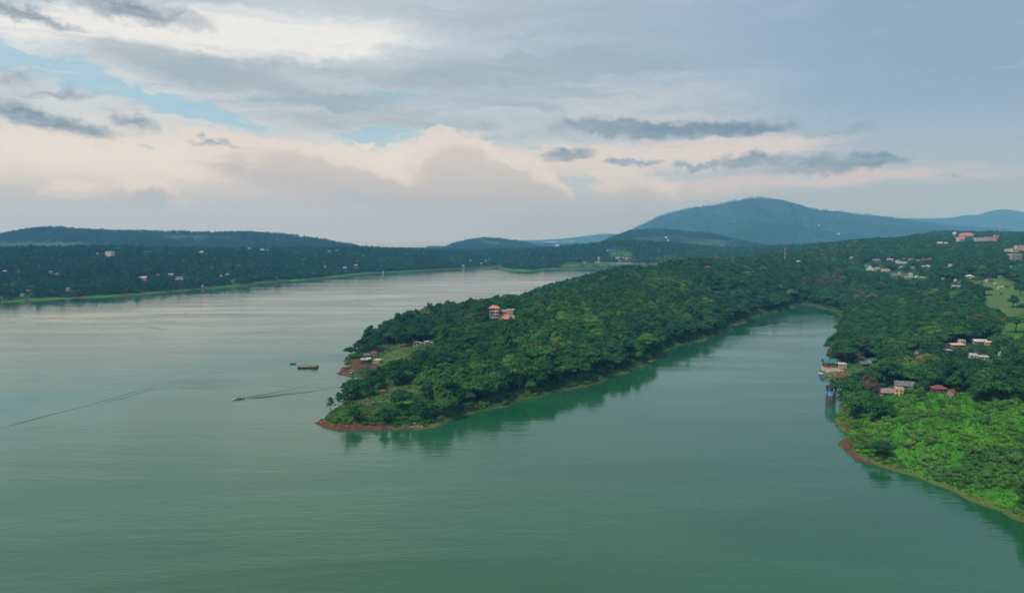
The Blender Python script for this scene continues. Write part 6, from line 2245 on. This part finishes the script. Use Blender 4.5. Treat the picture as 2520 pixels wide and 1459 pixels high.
var = kinds(n, rg, {'round': 25, 'broad': 25, 'tall': 5, 'pine': 45})
gn_field('hill_woods', x, y, z, rg.uniform(0, 6.28, n), np.concatenate(hs) * np.clip(rg.normal(1, .2, n), .5, 1.5), var, np.clip(rg.normal(.2, .08, n), 0, .6), SRC)
print('hill woods', n)

# ------------------------------------------------------------------ bushes and grass
ssrc = {}
BN = {}


def shrub_density(x, y, z, D, sd, u, v):
    hillm = np.clip((x - 100) / 30, 0, 1) * (D < 470)
    patch = fbm(x / 22, y / 22, 4, 61) + np.clip((v - 1075) / 420, -.14, .13)
    p = hillm * np.clip((patch - .37) * 4.0, .10, .95)
    shore = (np.abs(sd - 6.5) < 5.5) * (D < 1080) * .55
    tip = (u < 1135) * (v > 985) * (sd > 1.2 + 5.0 * vnoise(x / 7.0, y / 7.0, 33)) * .8
    p = np.maximum(np.maximum(p, shore * ((x < 150) | (D > 480))), tip)
    gr = near.sample(near.soil, x, y)
    op = near.sample(near.open, x, y)
    return np.where((gr > .35) & ((tip == 0) | (sd < 2.0)), 0, np.where((op > .6) & (x < 60) & (tip == 0), .04, p))


x, y, z, D, sd, u, v = scatter(near, 1.4, 23, 215, 1080, shrub_density, sdmin=1.8)
n = len(x)
var = kinds(n, rg, {'shrub': 1})
scl = np.clip(rg.lognormal(-.62, .42, n), .22, 1.6) * np.where(sd < 8, .65, 1.0)
tint = np.clip(.43 + .70 * (fbm(x / 11, y / 11, 3, 71) - .47) + rg.normal(0, .05, n) + np.where(x > 100, .05, .0), .10, .68)
bad = cleared(x, y, z, HV[var] * scl * .9, WV[var] * scl)
x, y, z, D, sd, u, v, var, scl, tint = [q[~bad] for q in (x, y, z, D, sd, u, v, var, scl, tint)]
rot = rg.uniform(0, 6.28, len(x))
size = HV[var] * scl / D
vis = seen(x, y, z + HV[var] * scl * .8, near, 1.0) & (u < 2535) & (v < 1459)
order = [i for i in np.argsort(-size) if vis[i]][:230]
for i in order:
    tn = tint[i]
    colr = 'bright green' if tn > .56 else 'mid green' if tn > .42 else 'dark green'
    big = 'large' if scl[i] > 1.25 else 'rounded'
    where, grp = ('on the grassy hill', 'bushes on the grassy hill') if x[i] > 100 else ('on the peninsula bank', 'bushes on the bank of the peninsula')
    r, c, t = plant(int(var[i]), x[i], y[i], z[i], scl[i], rot[i], tn, '%s %s bush %s' % (big, colr, where), '%s %s %s' % (big, colr, grp), 'bush', 'bush')
    BN.setdefault(r['label'], []).append((u[i], v[i], r))
    ssrc.setdefault(int(var[i]), (c, t))
single_out(BN)
rest = np.ones(len(x), bool)
rest[order] = False
shr = KIND['shrub']
gn_field('undergrowth', x[rest], y[rest], z[rest], rot[rest], scl[rest], var[rest] - shr[0], tint[rest], [ssrc[k_] for k_ in shr])
print('shrubs', len(x))

# grass: tufts of blades on the open slopes and along the banks
def grass_density(x, y, z, D, sd, u, v):
    g = near.sample(near.grass, x, y)
    s_ = near.sample(near.soil, x, y)
    edge = np.clip(1 - np.abs(sd - 5) / 7, 0, 1) * .8
    return np.where(s_ > .4, 0, np.maximum(np.clip(g, 0, 1), edge) * np.clip(1.3 - D / 560, .0, 1))


x, y, z, D, sd, u, v = scatter(near, 1.35, 24, 215, 620, grass_density, sdmin=.8)
n = len(x)
gm_, T = new_mat('grass_blades')
lf = T.n('ShaderNodeAttribute', attribute_name='leaf').outputs['Fac']
dr = T.n('ShaderNodeAttribute', attribute_name='dry').outputs['Fac']
c = T.mix(lf, (.036, .165, .014, 1), (.10, .29, .028, 1))
c = T.mix(dr, c, T.mix(lf, (.08, .15, .03, 1), (.18, .20, .06, 1)))
d_ = T.n('ShaderNodeBsdfDiffuse', ins={'Color': c})
t_ = T.n('ShaderNodeBsdfTranslucent', ins={'Color': c})
finish(T, T.n('ShaderNodeMixShader', ins={0: .25, 1: d_.outputs[0], 2: t_.outputs[0]}))
nb = 3
an = rg.uniform(0, 6.28, (n, nb))
hh = rg.uniform(.35, 1.05, (n, nb)) * np.where(sd < 10, .8, 1)[:, None]
ww = rg.uniform(.18, .42, (n, nb))
lx, ly = rg.normal(0, .3, (n, nb)), rg.normal(0, .3, (n, nb))
bx_, by_ = x[:, None] + rg.normal(0, .35, (n, nb)), y[:, None] + rg.normal(0, .35, (n, nb))
cx_, sx_ = np.cos(an) * ww, np.sin(an) * ww
V = np.stack([np.stack([bx_ - cx_, by_ - sx_, z[:, None] - .15 + 0 * bx_], -1), np.stack([bx_ + cx_, by_ + sx_, z[:, None] - .15 + 0 * bx_], -1),
              np.stack([bx_ + cx_ * .4 + lx, by_ + sx_ * .4 + ly, z[:, None] + hh], -1), np.stack([bx_ - cx_ * .4 + lx, by_ - sx_ * .4 + ly, z[:, None] + hh], -1)], 2)
lv = np.clip(.35 + .5 * (fbm(x / 12, y / 12, 3, 81) - .5)[:, None] * 2 + rg.normal(0, .18, (n, nb)), 0, 1)
lv = np.repeat(lv.reshape(-1), 4)
dv = np.clip(np.maximum(1.15 - sd / 9.0, near.sample(near.dry, x, y) * .8) + rg.normal(0, .25, n), 0, 1)
dv = np.repeat(np.repeat(dv, nb), 4)
F = np.arange(n * nb * 4).reshape(-1, 4)
o = link_obj('grass', mesh_np('grass', V.reshape(-1, 3), F, gm_, False, {'leaf': lv, 'dry': dv}))
tag(o, kind='stuff')
print('grass', n)

# rocks in the red bank at the tip
for i, (u, v, s_) in enumerate([(1238, 1275, 1.2), (1232, 1280, .9), (1246, 1279, 1.0), (1252, 1276, .8), (1225, 1281, .7), (1258, 1280, .9), (948, 1264, .9), (956, 1268, .7), (968, 1266, .8), (975, 1272, .6)]):
    x_, y_ = P0(u * S, v * S)
    g = Geo()
    iv, jf = ico()
    rr = random.Random(i)
    g.v = [(p.x * s_ * rr.uniform(.8, 1.2), p.y * s_ * rr.uniform(.7, 1.1), p.z * s_ * rr.uniform(.5, .8)) for p in iv]
    g.a = [.5] * len(g.v)
    g.f = list(jf)
    o = g.obj('rock', surf('pale_rock', (.34, .22, .18, 1), .9, .4, 1.0) if i == 0 else bpy.data.materials['pale_rock'])
    o.location = (x_, y_ + 1.2, float(near.z(x_, y_ + 1.2)) + .1)
    tag(o, ('pale rock in the heap at the right end of the red bank, ' if i < 6 else 'reddish rock at the outermost tip of the peninsula, ') + ['third from left', 'second from left', 'fourth from left', 'fifth from left', 'leftmost', 'rightmost', 'leftmost', 'second from left', 'third from left', 'rightmost'][i], 'rock', 'rocks at the right end of the red bank' if i < 6 else 'rocks at the peninsula tip')

build_haze()
